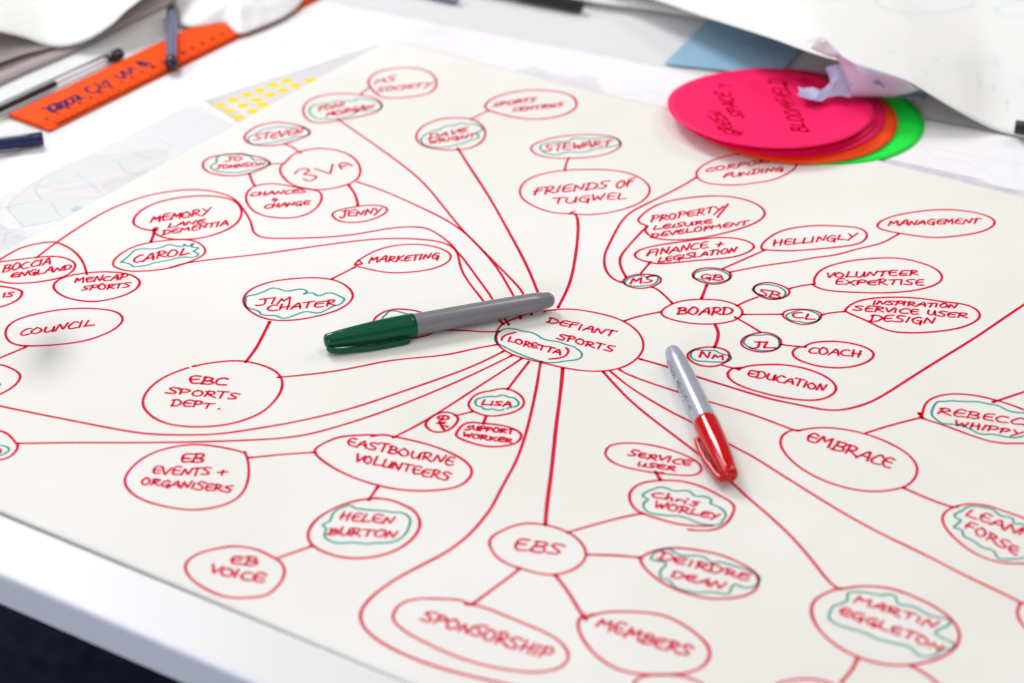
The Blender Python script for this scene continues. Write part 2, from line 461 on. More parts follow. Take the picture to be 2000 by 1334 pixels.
oval('1572,681 1583,674 1613,671 1645,672 1680,679 1700,688 1707,697 1700,708 1680,717 1650,723 1613,722 1583,716 1558,707 1547,697 1550,687 1560,682 1571,682',
     [('COACH',(1578,694),(1680,703),(4,-14))], closed=False, label='red oval with the word COACH')
oval('1341,697 1350,688 1370,682 1395,681 1418,687 1426,698 1420,709 1405,717 1385,720 1363,716 1348,708',
     [('NM',(1366,700),(1413,707),(2,-13))],
     '1349,699 1355,689 1375,687 1395,687 1405,692 1425,700 1420,708 1400,711 1375,709 1360,707', label='small oval with the letters NM')
oval('1448,722 1434,722 1423,728 1420,738 1433,751 1458,762 1499,774 1538,782 1583,787 1613,782 1630,771 1633,761 1625,748 1600,733 1563,721 1525,716 1500,716 1470,717 1447,722 1442,726',
     [('EDUCATION',(1459,737),(1610,769),(5,-14))], closed=False, label='red oval with the word EDUCATION')
oval('969,664 970,650 979,637 997,628 1021,619 1046,611 1069,609 1100,606 1127,607 1163,613 1199,622 1226,634 1248,652 1257,672 1255,688 1244,704 1222,718 1199,725 1172,728 1136,727 1091,719 1055,710 1021,702 997,694 981,684 972,675',
     [('DEFIANT',(1069,632),(1197,660),(6,-12)),('SPORTS',(1088,664),(1196,691),(5,-12)),('LORETTA',(991,669),(1094,696),(4,-11))],
     '967,663 974,654 987,647 1005,646 1028,650 1050,659 1075,669 1100,675 1122,680 1136,690 1135,700 1122,707 1091,711 1060,708 1028,700 1006,691 988,682 974,672',
     extra=['1006,652 990,656 981,662 980,667','1106,682 1110,688 1105,697 1092,702 1073,704','1063,612 1069,609 1084,608'],
     label='the largest central oval, which all long red lines run to')
oval('732,624 750,611 776,606 802,608 825,613 850,628 853,648 831,660 800,664 765,660 735,648 728,636',
     [('BOB',(758,645),(815,640),(3,-22))], '754,617 764,612 783,612 800,616 815,628 810,645 780,652 755,644 748,628', label='oval mostly hidden under the green marker')
oval('1561,844 1600,838 1650,842 1700,854 1738,870 1770,888 1788,908 1792,925 1783,943 1765,956 1725,963 1688,963 1638,953 1588,933 1550,908 1528,883 1523,865 1530,851 1548,843 1562,845',
     [('EMBRACE',(1572,862),(1738,918),(10,-15))], closed=False, label='red oval with the word EMBRACE')
oval('1800,818 1803,803 1810,788 1833,777 1868,773 1913,778 1950,788 2000,804 2050,835 2060,865 2020,872 2000,870 1963,871 1925,865 1875,847 1838,833 1800,822',
     [('REBECCA',(1830,812),(2026,839),(6,-14)),('WHIPPY',(1865,835),(1992,857),(4,-11))],
     '1830,790 1820,810 1838,830 1863,834 1888,840 1913,850 1938,853 1975,860 2000,855 2030,845 2040,825 2000,813 1963,805 1938,795 1888,789 1850,790')
oval('1857,996 1875,990 1900,987 1938,993 1953,1000 2000,1015 2050,1040 2070,1075 2040,1100 2000,1104 1975,1104 1938,1099 1900,1083 1870,1060 1848,1038 1839,1018 1844,1005',
     [('LEANNE',(1885,1009),(2035,1066),(8,-14)),('FORSE',(1882,1035),(1985,1088),(7,-14))],
     '1880,1000 1868,1010 1880,1020 1860,1033 1875,1040 1880,1050 1905,1060 1920,1073 1938,1080 1950,1094 1975,1097 2000,1093 2030,1070 2000,1029 1983,1025 1975,1015 1955,1011 1940,1000 1915,995 1895,993')
oval('1644,1154 1675,1148 1713,1149 1750,1155 1800,1175 1845,1200 1868,1225 1875,1248 1865,1270 1838,1288 1800,1300 1755,1304 1713,1299 1663,1283 1620,1255 1593,1225 1583,1198 1588,1178 1605,1165 1633,1153',
     [('MARTIN',(1668,1178),(1826,1231),(6,-13)),('EGGLETON',(1637,1200),(1838,1276),(6,-13))],
     '1655,1175 1658,1160 1688,1159 1718,1165 1743,1168 1753,1183 1780,1189 1805,1198 1830,1210 1850,1215 1850,1225 1828,1240 1860,1264 1843,1273 1823,1285 1795,1283 1775,1268 1750,1261 1718,1253 1688,1238 1643,1225 1620,1213 1619,1203 1628,1185 1643,1179')
oval('1182,888 1187,877 1201,871 1230,869 1265,872 1301,880 1330,890 1355,901 1368,913 1370,921 1364,929 1351,933 1322,932 1280,928 1237,921 1208,913 1190,903 1183,894',
     [('SERVICE',(1226,894),(1348,914),(4,-10)),('USER',(1244,914),(1317,924),(3,-8))], label='red oval with the words SERVICE USER')
oval('1391,1030 1358,1031 1322,1027 1287,1018 1258,1008 1244,1002 1233,990 1228,974 1234,960 1251,948 1280,943 1315,942 1344,946 1379,957 1408,973 1429,984 1435,995 1429,1011 1419,1025 1401,1037 1372,1040 1344,1038',
     [('Chris',(1273,975),(1362,992),(4,-10)),('WORLEY',(1277,995),(1404,1018),(4,-11))],
     '1255,973 1265,963 1290,957 1315,963 1341,963 1355,973 1377,975 1388,980 1387,987 1398,992 1411,1005 1416,1015 1411,1027 1394,1030 1372,1027 1344,1018 1315,1011 1297,1009 1273,1007 1261,997 1260,987 1267,980', closed=False)
oval('955,1063 963,1050 1000,1032 1025,1027 1050,1027 1088,1035 1120,1050 1140,1070 1145,1088 1138,1105 1113,1121 1083,1128 1050,1125 1013,1114 1000,1110 975,1098 960,1080',
     [('EBS',(1002,1076),(1094,1089),(10,-20))], label='red oval with the letters EBS')
oval('1250,1094 1263,1086 1288,1076 1325,1073 1375,1080 1413,1088 1450,1105 1475,1120 1481,1135 1478,1155 1450,1169 1400,1174 1363,1169 1313,1153 1280,1133 1258,1113 1251,1100',
     [('DEIRDRE',(1285,1096),(1463,1137),(5,-13)),('DEAN',(1311,1130),(1410,1155),(5,-12))],
     '1271,1094 1283,1083 1305,1076 1325,1086 1370,1091 1388,1099 1413,1101 1450,1114 1475,1125 1484,1133 1475,1143 1455,1148 1433,1145 1420,1163 1388,1160 1358,1160 1325,1150 1308,1138 1290,1133 1293,1118 1300,1104 1280,1099')
oval('1145,1210 1175,1200 1213,1198 1263,1200 1300,1206 1338,1225 1370,1250 1386,1270 1385,1290 1370,1308 1338,1319 1288,1321 1238,1318 1200,1308 1163,1283 1140,1255 1128,1230 1131,1213 1142,1204',
     [('MEMBERS',(1165,1228),(1345,1287),(8,-18))], closed=False, label='red oval with the word MEMBERS')
oval('1238,1337 1250,1323 1295,1320 1333,1323 1363,1334 1390,1352 1380,1380 1320,1395 1260,1385 1230,1360', [], label='red oval cut off by the bottom of the frame')
oval('1510,1341 1545,1331 1590,1329 1630,1340 1650,1365 1620,1390 1550,1395 1505,1370', [], label='red oval below, cut off by the bottom of the frame')
oval('1993,1181 1988,1192 1986,1206 2000,1228 2030,1250 2075,1255 2095,1220 2070,1190 2030,1178', [], label='red oval cut off by the right side of the frame')
oval('766,1209 773,1192 787,1180 810,1174 832,1172 859,1174 886,1174 908,1179 922,1185 949,1191 985,1206 1030,1224 1075,1243 1097,1259 1110,1277 1109,1293 1095,1306 1066,1314 1030,1315 976,1308 922,1295 877,1279 832,1258 792,1237 774,1221',
     [('SPONSORSHIP',(822,1213),(1070,1290),(11,-19))], label='red oval with the word SPONSORSHIP', extra=['908,1184 922,1186'])
oval('726,857 745,853 765,856 818,867 863,881 905,901 923,921 918,938 900,953 870,961 813,964 763,959 713,946 663,926 625,901 614,887 620,877 650,862 675,856 713,854 735,854',
     [('EASTBOURNE',(678,874),(884,913),(5,-14)),('VOLUNTEERS',(692,905),(876,944),(5,-14))], closed=False, label='red oval with the words EASTBOURNE VOLUNTEERS')
oval('480,889 450,880 400,872 363,872 313,882 275,900 250,925 243,943 250,960 275,980 325,994 375,1001 425,995 463,980 482,955 487,925 484,900 478,886',
     [('EB',(352,905),(395,908),(6,-16)),('EVENTS',(297,929),(410,933),(4,-14)),('+',(423,934),(442,934),(2,-14)),('ORGANISERS',(275,949),(452,966),(4,-13))],
     closed=False, label='red oval with the words EB EVENTS + ORGANISERS')
oval('733,978 763,981 788,991 808,1001 818,1015 821,1030 813,1050 788,1073 750,1089 705,1096 663,1093 625,1080 605,1065 601,1048 610,1028 633,1008 675,988 713,980 735,978',
     [('HELEN',(662,1021),(768,1027),(5,-14)),('BURTON',(640,1049),(773,1056),(4,-13))],
     '650,1010 665,1001 683,993 695,1000 735,1003 770,1005 788,1010 798,1025 796,1043 780,1058 750,1064 720,1067 695,1063 665,1065 640,1060 629,1051 635,1038 631,1031 645,1023', closed=False)
oval('360,1113 370,1095 400,1080 438,1073 458,1070 500,1076 518,1085 540,1095 554,1108 556,1123 550,1140 533,1158 513,1169 475,1171 445,1171 413,1160 375,1138',
     [('EB',(448,1103),(501,1110),(6,-15)),('VOICE',(409,1122),(515,1142),(5,-15))], label='red oval with the words EB VOICE')
oval('382,718 370,722 400,714 450,708 488,710 530,723 548,738 552,753 548,773 525,800 500,816 450,833 388,838 338,834 305,823 285,806 278,790 285,770 305,750 333,734 368,722',
     [('EBC',(368,751),(441,756),(6,-17)),('SPORTS',(324,771),(464,784),(4,-13)),('DEPT',(335,796),(414,801),(4,-13)),('.',(426,803),(431,803),(2,-13))],
     closed=False, label='red oval with the words EBC SPORTS DEPT.')
oval('500,563 533,552 575,547 618,545 650,549 675,559 691,577 685,592 665,607 625,620 575,629 530,629 500,619 480,604 474,589 483,574',
     [('JIM',(500,601),(568,593),(3,-13)),('CHATER',(522,611),(655,599),(4,-13))],
     '480,599 483,584 500,579 515,572 533,567 560,570 585,569 597,573 591,578 610,575 623,580 645,575 670,583 674,589 663,597 650,600 638,608 623,615 598,613 573,620 553,623 540,619 513,618 505,613 489,607')
oval('692,520 700,511 733,492 770,482 813,479 850,484 875,494 882,505 873,516 845,529 788,536 750,535 718,528 692,522',
     [('MARKETING',(720,517),(856,508),(4,-13))], extra=['700,511 707,518 697,520'], label='red oval with the word MARKETING')
oval('648,420 660,413 700,405 730,403 752,406 758,414 745,424 720,434 685,438 660,434 652,427',
     [('JENNY',(664,427),(742,421),(3,-14))])
oval('546,334 550,325 560,318 567,308 581,300 601,295 627,292 652,295 678,302 696,315 705,332 701,349 689,359 669,366 635,373 610,373 576,366 560,356 550,344',
     [], extra=['576,342 584,334 599,332 603,337 594,343 616,346 616,351 604,356 593,352','615,332 645,342 645,342 650,323','667,333 663,325 672,320 688,326','666,329 676,325'],
     label='round red bubble with 3VA')
oval('476,272 482,262 499,250 521,244 542,241 567,244 593,250 606,259 603,267 584,274 559,283 533,287 508,287 485,283',
     [('STEVEN',(496,277),(590,264),(3,-13))],
     '485,274 491,267 508,260 519,254 542,250 567,252 593,254 603,259 598,267 576,269 559,275 533,280 513,284 499,286 489,281')
oval('395,324 402,313 423,307 448,303 482,305 508,309 525,317 526,324 516,330 491,341 462,346 431,345 407,339 399,332',
     [('JO',(440,318),(472,315),(2,-9)),('JOHNSON',(421,333),(517,325),(2,-8))],
     '412,327 421,320 424,313 433,307 453,303 475,303 489,310 496,315 516,315 525,322 519,329 499,334 475,338 445,340 428,337 414,332')
oval('498,366 516,362 533,361 559,364 576,368 601,372 621,375 629,383 627,397 615,412 593,424 564,429 533,427 508,422 489,410 480,393 482,380 489,371',
     [('CHANCES',(489,386),(598,378),(3,-9)),('4',(530,398),(541,397),(2,-9)),('CHANGE',(516,410),(604,402),(3,-9))], label='red oval with the words CHANCES 4 CHANGE')
oval('308,452 298,453 275,449 263,442 260,434 268,419 300,399 350,388 400,384 438,388 463,397 473,414 468,434 445,452 400,467 363,471 325,469 303,459 298,453 304,446 309,448',
     [('MEMORY',(295,437),(410,420),(4,-15)),('LANE',(327,447),(400,437),(2,-9)),('DEMENTIA',(318,461),(445,442),(2,-11))], closed=False,
     label='red oval with the words MEMORY LANE DEMENTIA')
oval('220,519 225,507 245,492 275,479 325,472 363,470 390,477 403,492 395,504 363,518 325,529 275,533 245,532 225,524',
     [('CAROL',(260,517),(368,498),(4,-15))],
     '236,515 253,502 275,489 313,487 330,480 353,484 360,479 370,484 378,478 373,485 388,487 375,494 386,499 380,505 355,505 325,512 288,519 260,525 250,519 240,514')
oval('103,563 110,552 130,542 170,535 213,533 250,537 270,547 274,557 265,569 238,582 200,590 175,592 140,587 115,577',
     [('MENCAP',(146,555),(246,549),(3,-12)),('SPORTS',(160,570),(254,564),(3,-11))], label='red oval with the words MENCAP SPORTS')
oval('-10,515 25,511 71,505 100,503 125,505 145,514 148,524 135,539 108,548 63,555 25,556 0,553 -25,540 -30,525',
     [('BOCCIA',(5,534),(98,518),(4,-14)),('ENGLAND',(20,546),(139,528),(3,-11))], label='red oval with the words BOCCIA ENGLAND')
oval('-25,562 0,561 38,568 44,574 40,584 25,594 0,603 -30,605 -40,580', [('IS',(6,583),(26,581),(2,-9))], label='red oval cut by the left side of the frame, with the letters IS')
oval('10,657 15,639 38,624 88,612 138,605 188,605 225,610 240,622 238,634 220,649 188,662 155,671 100,677 45,679 20,672',
     [('COUNCIL',(38,659),(182,639),(4,-14))], label='red oval with the word COUNCIL')
oval('-40,716 0,714 20,721 38,731 40,741 30,756 0,774 -40,785 -70,770 -75,735', [], '-50,745 -20,737 0,750 2,755 -20,765 -48,762', label='red oval cut by the left side of the frame, under COUNCIL')
oval('-30,842 0,843 20,853 30,868 36,870 33,883 20,896 0,903 -50,905 -70,880 -60,850', [('O',(-16,890),(2,891),(2,-13))], '-30,872 0,872 13,876 19,882 10,890 0,893 -40,895 -50,880',
     label='lowest red oval cut by the left side of the frame')
oval('958,767 942,769 928,775 920,783 915,792 916,798 923,807 945,815 964,817 994,812 1014,804 1023,794 1023,783 1012,771 994,763 978,762 957,767',
     [('LISA',(940,794),(998,798),(3,-11))],
     '990,802 1010,799 1014,792 1006,780 995,778 984,775 970,778 958,777 946,778 930,782 926,789 932,796 941,797 950,802 962,802 974,805 983,804', closed=False, gclosed=False)
oval('831,832 836,824 850,813 870,808 887,812 895,820 893,829 880,843 860,849 842,846 833,838',
     [], extra=['862,822 856,821 856,818 862,816 871,816 876,819 873,823 864,824','866,819 861,824 858,828 862,836 867,843','854,831 863,829 870,830 863,832','875,838 869,836 863,838 868,843'],
     label='small oval with a scribbled word, left of the LISA oval')
oval('890,852 897,841 909,830 928,829 940,831 970,833 994,838 1014,847 1019,856 1012,867 1000,873 970,877 946,876 916,868 894,859',
     [('SUPPORT',(909,843),(1002,852),(2,-8)),('WORKER',(904,857),(1000,870),(2,-8))], label='red oval with the words SUPPORT WORKER')

line('705,187 713,180 721,174'); line('919,236 935,228 953,220'); line('1112,310 1106,320 1103,336')
line('660,236 800,333 850,386 900,449 938,486 975,531 999,574 1014,600 1017,625',1.0)
line('332,526 375,514 500,501 600,486 713,471 788,468 863,474 890,491 910,514 935,549 959,581 975,612 994,637')
line('71,506 113,474 163,441 218,409 288,384 350,374 400,373 450,385 470,404 490,434 493,451 500,461 520,468 575,468 675,464 750,450 788,446 820,446 845,453 875,474 893,494 898,519 908,544 940,585 970,623 983,636')
line('698,358 750,375 825,409 875,434 913,461 950,499 1000,549 1019,571 1034,600 1038,618')
line('894,292 920,333 957,389 999,465 1027,517 1048,567 1060,600',1.2)
line('1112,420 1122,420 1129,431 1128,471 1122,514 1113,557 1090,603',1.25)
line('1360,350 1325,371 1263,401 1225,421 1205,449 1190,479 1181,499 1180,519 1186,536 1200,549 1214,554',1.1)
line('1264,446 1256,452 1240,469 1218,494 1210,509 1213,527 1223,544',1.1)
line('1268,517 1251,537'); line('1273,563 1288,570 1313,595',1.05); line('1380,560 1376,571 1370,586',1.2)
line('1410,529 1494,492'); line('1425,535 1499,521 1550,515 1595,506 1630,503 1675,490 1718,481 1740,470 1755,461')
line('1439,601 1460,591 1480,584'); line('1541,568 1558,563 1588,559'); line('1218,630 1238,623 1263,617 1290,612')
line('1450,618 1490,618 1528,618'); line('1605,619 1625,615 1650,613'); line('1435,623 1463,639 1485,653'); line('1525,677 1538,679 1573,682')
line('1396,637 1403,652 1401,668 1395,682',1.3); line('1410,717 1425,721 1443,725')
line('853,649 860,648 908,648 944,651 975,650'); line('970,676 925,684 875,696 813,702 750,709 675,726 600,736 543,741')
line('983,689 925,718 850,746 750,781 675,806 575,829 500,841 425,852 350,853 288,851 225,841 125,821 0,796 -50,784')
line('1000,697 900,746 800,788 725,817 625,848 563,859 500,863 375,867 250,868 150,867 36,869')
line('1020,702 1000,716 938,756 863,806 813,836 768,859'); line('1033,709 1000,752 991,764')
line('1057,709 1054,718 1050,748 1040,798 1028,848 1013,893 1000,921 975,966 958,1000 925,1040 900,1063 863,1089 800,1120 750,1150 720,1175 703,1200 708,1223 725,1243 763,1268 825,1295 900,1318 1000,1340 1100,1365',1.1)
line('1099,722 1095,768 1085,843 1078,918 1068,990 1065,1030',1.4)
line('1178,729 1225,781 1275,823 1325,861 1368,894 1425,941 1450,966 1500,1008 1550,1055 1588,1100 1613,1133 1633,1151 1643,1154',1.1)
line('1191,727 1225,756 1275,788 1325,816 1358,832 1425,872 1463,891 1499,913 1575,961 1640,1001 1700,1035 1750,1060 1813,1090 1875,1123 1950,1158 1980,1173 1993,1181')
line('1210,725 1225,734 1275,753 1328,770 1386,789 1438,803 1499,824 1545,842 1558,845'); line('1250,704 1305,720 1363,740 1425,759 1499,782 1563,795 1613,805 1650,804 1688,794 1725,777 1800,728 1900,667 1938,641 2000,599 2050,565',1.2)
line('1690,850 1738,835 1798,820',1.05); line('1939,790 2000,770 2050,752',1.15); line('1763,956 1813,978 1858,994 1870,993',1.1)
line('1675,1288 1665,1310 1642,1337',1.15); line('1778,1304 1800,1315 1828,1336 1850,1360',1.1)
line('1280,926 1290,942',1.3); line('1280,927 1295,928',.9); line('1108,1045 1175,1025 1245,1008 1258,1008'); line('1145,1088 1200,1089 1250,1093',1.1)
line('1084,1128 1108,1158 1130,1195 1144,1214',1.2); line('1144,1214 1150,1206 1160,1204',.9); line('1015,1115 1000,1128 963,1155 922,1185',1.1)
line('614,888 550,892 500,897 486,898'); line('738,956 720,982',1.15); line('610,1071 540,1095'); line('480,711 499,686 509,668 527,632',1.25)
line('648,548 693,525'); line('681,364 695,384 699,404',1.15); line('557,284 572,290 584,300 588,301'); line('526,323 555,322',.9); line('487,341 492,356 498,366',1.1)
line('304,450 295,475',1.3); line('-30,530 0,510 38,487 75,478 100,475 115,477 140,489 158,507 166,524 170,539',1.05)
line('50,681 0,702 -35,716'); line('40,678 56,678',.9); line('888,816 923,808',.95); line('949,818 944,832',1.2); line('1795,812 1802,822',1.4)

used = 0
for (pts, words, green, closed, gclosed, label, extra) in OV:
    rb = Ribbons(h_sheet); rb.add(ground(px(pts)), LW*random.uniform(.92, 1.08), closed, relax=14)
    o = rb.build('red_oval', RED, None); child(o, sheet)
    if label: o['label'] = label
    if words or extra:
        rb = Ribbons(h_sheet)
        for wd in words: write(rb, *wd[:4], TW*(1.1 if wd[3][1] < -14 else 1))
        for e in extra: rb.add(ground(px(e)), TW*1.1, sub=5)
        t = rb.build('handwriting', RED, None); t.parent = o
    if green:
        rb = Ribbons(h_sheet); rb.add(ground(px(green)), GW, gclosed, scallop=.0011)
        t = rb.build('green_outline', GRN, None); t.parent = o
for pts, wd in LN:
    rb = Ribbons(h_sheet); gp_ = ground(px(pts)); rb.add(gp_, LW*wd, relax=10)
    for p0_, p1_ in ((gp_[0], gp_[1]), (gp_[-1], gp_[-2])):      # ink pools where the pen stops
        if random.random() < .75: rb.add([p0_, p0_.lerp(p1_, min(1, .0011/max((p1_-p0_).length, 1e-6)))], LW*wd*1.18, wob=0)
    o = rb.build('connecting_line', RED, None); child(o, sheet)

# a soft grey shadow painted on the sheet, below the COUNCIL oval
def painted_shadow():
    m = bpy.data.materials.new('painted_grey_shadow'); m.use_nodes = True; nt = m.node_tree; nt.nodes.clear()
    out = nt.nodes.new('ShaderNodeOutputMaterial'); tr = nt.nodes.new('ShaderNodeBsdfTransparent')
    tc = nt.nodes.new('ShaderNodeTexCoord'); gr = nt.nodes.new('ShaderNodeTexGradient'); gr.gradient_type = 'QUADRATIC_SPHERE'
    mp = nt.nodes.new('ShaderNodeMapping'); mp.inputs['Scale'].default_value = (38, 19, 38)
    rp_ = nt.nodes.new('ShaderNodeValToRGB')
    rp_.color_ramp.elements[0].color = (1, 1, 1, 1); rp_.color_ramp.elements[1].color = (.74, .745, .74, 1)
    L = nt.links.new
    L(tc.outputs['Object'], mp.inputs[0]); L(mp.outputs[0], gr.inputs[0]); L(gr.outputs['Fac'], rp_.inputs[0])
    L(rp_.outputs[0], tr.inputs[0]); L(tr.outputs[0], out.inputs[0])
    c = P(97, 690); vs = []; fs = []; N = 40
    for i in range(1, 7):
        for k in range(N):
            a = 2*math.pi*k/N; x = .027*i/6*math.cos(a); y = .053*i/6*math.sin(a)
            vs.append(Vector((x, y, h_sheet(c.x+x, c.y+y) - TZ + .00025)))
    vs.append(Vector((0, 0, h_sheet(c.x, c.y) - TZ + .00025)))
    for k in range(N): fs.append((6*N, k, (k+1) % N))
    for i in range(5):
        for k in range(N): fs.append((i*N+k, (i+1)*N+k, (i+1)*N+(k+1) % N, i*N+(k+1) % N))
    o = mesh_obj('painted_shadow', vs, fs, m, None); o.location = (c.x, c.y, TZ); child(o, sheet)
painted_shadow()
# ---------------------------------------------------------------- map sheet under the flip chart sheet
def grid_obj(name, f, nu, nv, mat, root=None, smooth=True, thick=0, hole=None):
    vs = [f(i/nu, j/nv) for j in range(nv+1) for i in range(nu+1)]
    fs = [(j*(nu+1)+i, j*(nu+1)+i+1, (j+1)*(nu+1)+i+1, (j+1)*(nu+1)+i) for j in range(nv) for i in range(nu)]
    o = mesh_obj(name, vs, fs, mat, None, smooth=smooth)
    if root is not None: child(o, root)
    if thick:
        m = o.modifiers.new('thickness', 'SOLIDIFY'); m.thickness = thick; m.offset = -1
    return o

M['map'] = new_mat('white_coated_map_paper', (.84,.835,.85), .38, Specular_IOR_Level=.5)
def map_material(m):
    nt = m.node_tree; b = nt.nodes['Principled BSDF']; L = nt.links.new
    tc = nt.nodes.new('ShaderNodeTexCoord')
    def noi(scale, lo, hi, off, dist=1.2):
        mp = nt.nodes.new('ShaderNodeMapping'); mp.inputs['Location'].default_value = off
        n = nt.nodes.new('ShaderNodeTexNoise'); n.inputs['Scale'].default_value = scale
        n.inputs['Detail'].default_value = 2; n.inputs['Distortion'].default_value = dist
        r = nt.nodes.new('ShaderNodeMapRange'); r.inputs['From Min'].default_value = lo; r.inputs['From Max'].default_value = hi
        L(tc.outputs['Object'], mp.inputs[0]); L(mp.outputs[0], n.inputs['Vector']); L(n.outputs['Fac'], r.inputs['Value'])
        return r.outputs[0]
    def mix(a, col, fac, amt):
        mu = nt.nodes.new('ShaderNodeMath'); mu.operation = 'MULTIPLY'; mu.inputs[1].default_value = amt
        L(fac, mu.inputs[0])
        mx = nt.nodes.new('ShaderNodeMix'); mx.data_type = 'RGBA'
        L(mu.outputs[0], mx.inputs['Factor'])
        if isinstance(a, tuple): mx.inputs['A'].default_value = (*a, 1)
        else: L(a, mx.inputs['A'])
        mx.inputs['B'].default_value = (*col, 1)
        return mx.outputs['Result']
    c = mix((.885,.88,.905), (.70,.74,.68), noi(5, .5, .62, (3, 1, 0)), .22)
    c = mix(c, (.86,.74,.76), noi(4.5, .5, .64, (9, 4, 0)), .18)
    c = mix(c, (.62,.57,.72), noi(30, .6, .7, (1, 7, 0), .3), .10)
    L(c, b.inputs['Base Color'])
map_material(M['map'])
bump(M['map'], 11, .5, .004, 2)

mA = P(2000, 269); mB = P(1000, 71); mdir = (mB-mA).normalized()          # far edge of the map
mL1 = P(97, 262); mL2 = P(560, 33); mld = (mL2-mL1).normalized()            # left edge, along the ruler
mc = isect((mA, mdir), (mL1, mld))
m_near = mc - mld*1.0
def f_map(u, v):
    a = mc.lerp(m_near, v); b = a - mdir*1.15
    p = a.lerp(b, u)
    h = .0002 + .0011*max(0, noise.noise(Vector((p.x*7, p.y*5, 3.3)))) + .0003*noise.noise(Vector((p.x*25, p.y*18, .4)))
    q = Vector((p.x, p.y, 0))
    # keep it below the flip chart sheet where that one lies on it
    d1 = (q-Vector((c_far.x, c_far.y, 0))).dot(Vector((Rt[1].y, -Rt[1].x, 0)))
    d2 = (q-Vector((c_far.x, c_far.y, 0))).dot(Vector((-Lf[1].y, Lf[1].x, 0)))*-1
    ins = min(d1, d2)
    k = max(0, min(1, (ins+.010)/.008))
    h = h*(1-k) + .00015*k
    # lies clear of the table's near edge
    return Vector((p.x, p.y, TZ + max(min(h, .0005), .00015)))
# the sheet's near part is hidden below the flip chart sheet: stop short of the near edge
m_near = isect((mc, mld), (P(0, 700), mdir))
mp_ = grid_obj('map_sheet', f_map, 120, 90, M['map'], None, thick=.0001)
tag(mp_, 'thin white printed map sheet with faint outlines, lying beneath the cream sheet', 'map')

# printed areas and outlines of the map where they show
def print_patch(poly, mat, name='printed_area', z=.00058):
    pts = catmull(ground(px(poly)), 5, True)
    vs = [Vector((p.x, p.y, TZ+z)) for p in pts]
    o = mesh_obj(name, vs, [tuple(range(len(vs)))], mat, None); o.parent = mp_; return o
M['p_green'] = ink_mat('printed_pale_green', (.935,.955,.935), (.985,.99,.98))
M['p_pink'] = ink_mat('printed_pale_pink', (.985,.94,.95), (1,.985,.985))
M['p_violet'] = ink_mat('printed_pale_violet', (.88,.865,.90), (.985,.975,.985))
M['p_grey'] = ink_mat('printed_grey_line', (.89,.89,.90), (.95,.95,.955))
M['p_blue'] = ink_mat('printed_blue', (.66,.78,.93), (.8,.88,.96))
for poly, m_ in [('16,406 82,394 203,386 250,380 190,410 148,424 99,436 44,446 30,427', 'p_green'),
                 ('115,330 82,351 36,383 80,372 190,350 280,322 330,292 240,300 160,308', 'p_green'),
                 ('36,384 90,374 190,353 270,330 300,345 240,372 203,385 82,392 18,404', 'p_pink'),
                 ('200,360 260,340 330,300 300,350 240,374 215,378', 'p_green'),
                 ('500,100 560,84 640,80 690,95 640,128 560,150 530,130', 'p_pink'),
                 ('1005,146 1048,131 1100,138 1150,150 1168,162 1182,196 1100,180', 'p_violet'),
                 ('1640,290 1700,285 1790,300 1900,330 2020,352 2020,398 1900,372 1780,335 1690,312', 'p_violet'),
                 ('1700,300 1760,296 1850,322 1960,348 2010,372 1950,382 1850,352 1760,330', 'p_violet'),
                 ('-60,430 -20,425 20,450 60,470 20,490 -60,500', 'p_violet'),
                 ('138,413 148,404 160,407 152,415', 'p_blue')]:
    print_patch(poly, M[m_], z=.00056 + random.random()*.00003)
prl = Ribbons(lambda x, y: TZ + .00052)
for s_ in ['140,318 115,332 82,351 36,383 16,406 30,427 44,445 13,459 7,475', '16,406 82,393 148,389 203,385', '44,445 99,434 148,422 180,405', '0,447 33,452 61,462', '-30,470 13,459', '60,360 120,372 200,362 260,344', '150,340 190,372 203,385', '230,316 250,340 300,338', '90,340 70,372 82,393', '100,396 120,425 150,422', '-20,410 16,406', '300,270 340,290', '260,300 300,312 330,296',
           '1190,190 1215,184 1240,186 1262,176 1300,190 1320,186', '1205,198 1240,196 1290,202', '1800,292 1830,310 1880,318 1940,345', '1700,292 1740,330', '1760,280 1850,296 1930,312 2010,325',
           '600,60 700,85 780,92 830,100', '560,70 640,88 700,92']:
    prl.add(ground(px(s_)), .0010, sub=5)
o = prl.build('printed_lines', M['p_grey'], None); o.parent = mp_; o['kind'] = 'stuff'

# translucent sheet over the map, its corner beside the yellow dots
M['tracing'] = new_mat('translucent_paper', (.74,.74,.745), .5, Transmission_Weight=0)
nt_ = M['tracing'].node_tree
tb_ = nt_.nodes.new('ShaderNodeBsdfTransparent'); mx_ = nt_.nodes.new('ShaderNodeMixShader'); mx_.inputs[0].default_value = .30
nt_.links.new(tb_.outputs[0], mx_.inputs[1]); nt_.links.new(nt_.nodes['Principled BSDF'].outputs[0], mx_.inputs[2])
nt_.links.new(mx_.outputs[0], nt_.nodes['Material Output'].inputs['Surface'])
t0, t1, t2, t3 = P(380, 203), P(462, 248), P(20, 520), P(-90, 428)
def f_tr(u, v):
    p = t0.lerp(t1, v).lerp(t3.lerp(t2, v), u)
    e = max(0, 1-u/.10)
    return Vector((p.x, p.y, TZ + .00066 + .0022*e*e*max(0, 1-v*1.1) + .0014*max(0, 1-v/.22)**2*(.5+.5*math.sin(u*14))))
trs = grid_obj('tracing_sheet', f_tr, 60, 24, M['tracing'], None)
tag(trs, 'translucent paper sheet over the printed map, its corner touching the yellow dots', 'paper sheet')

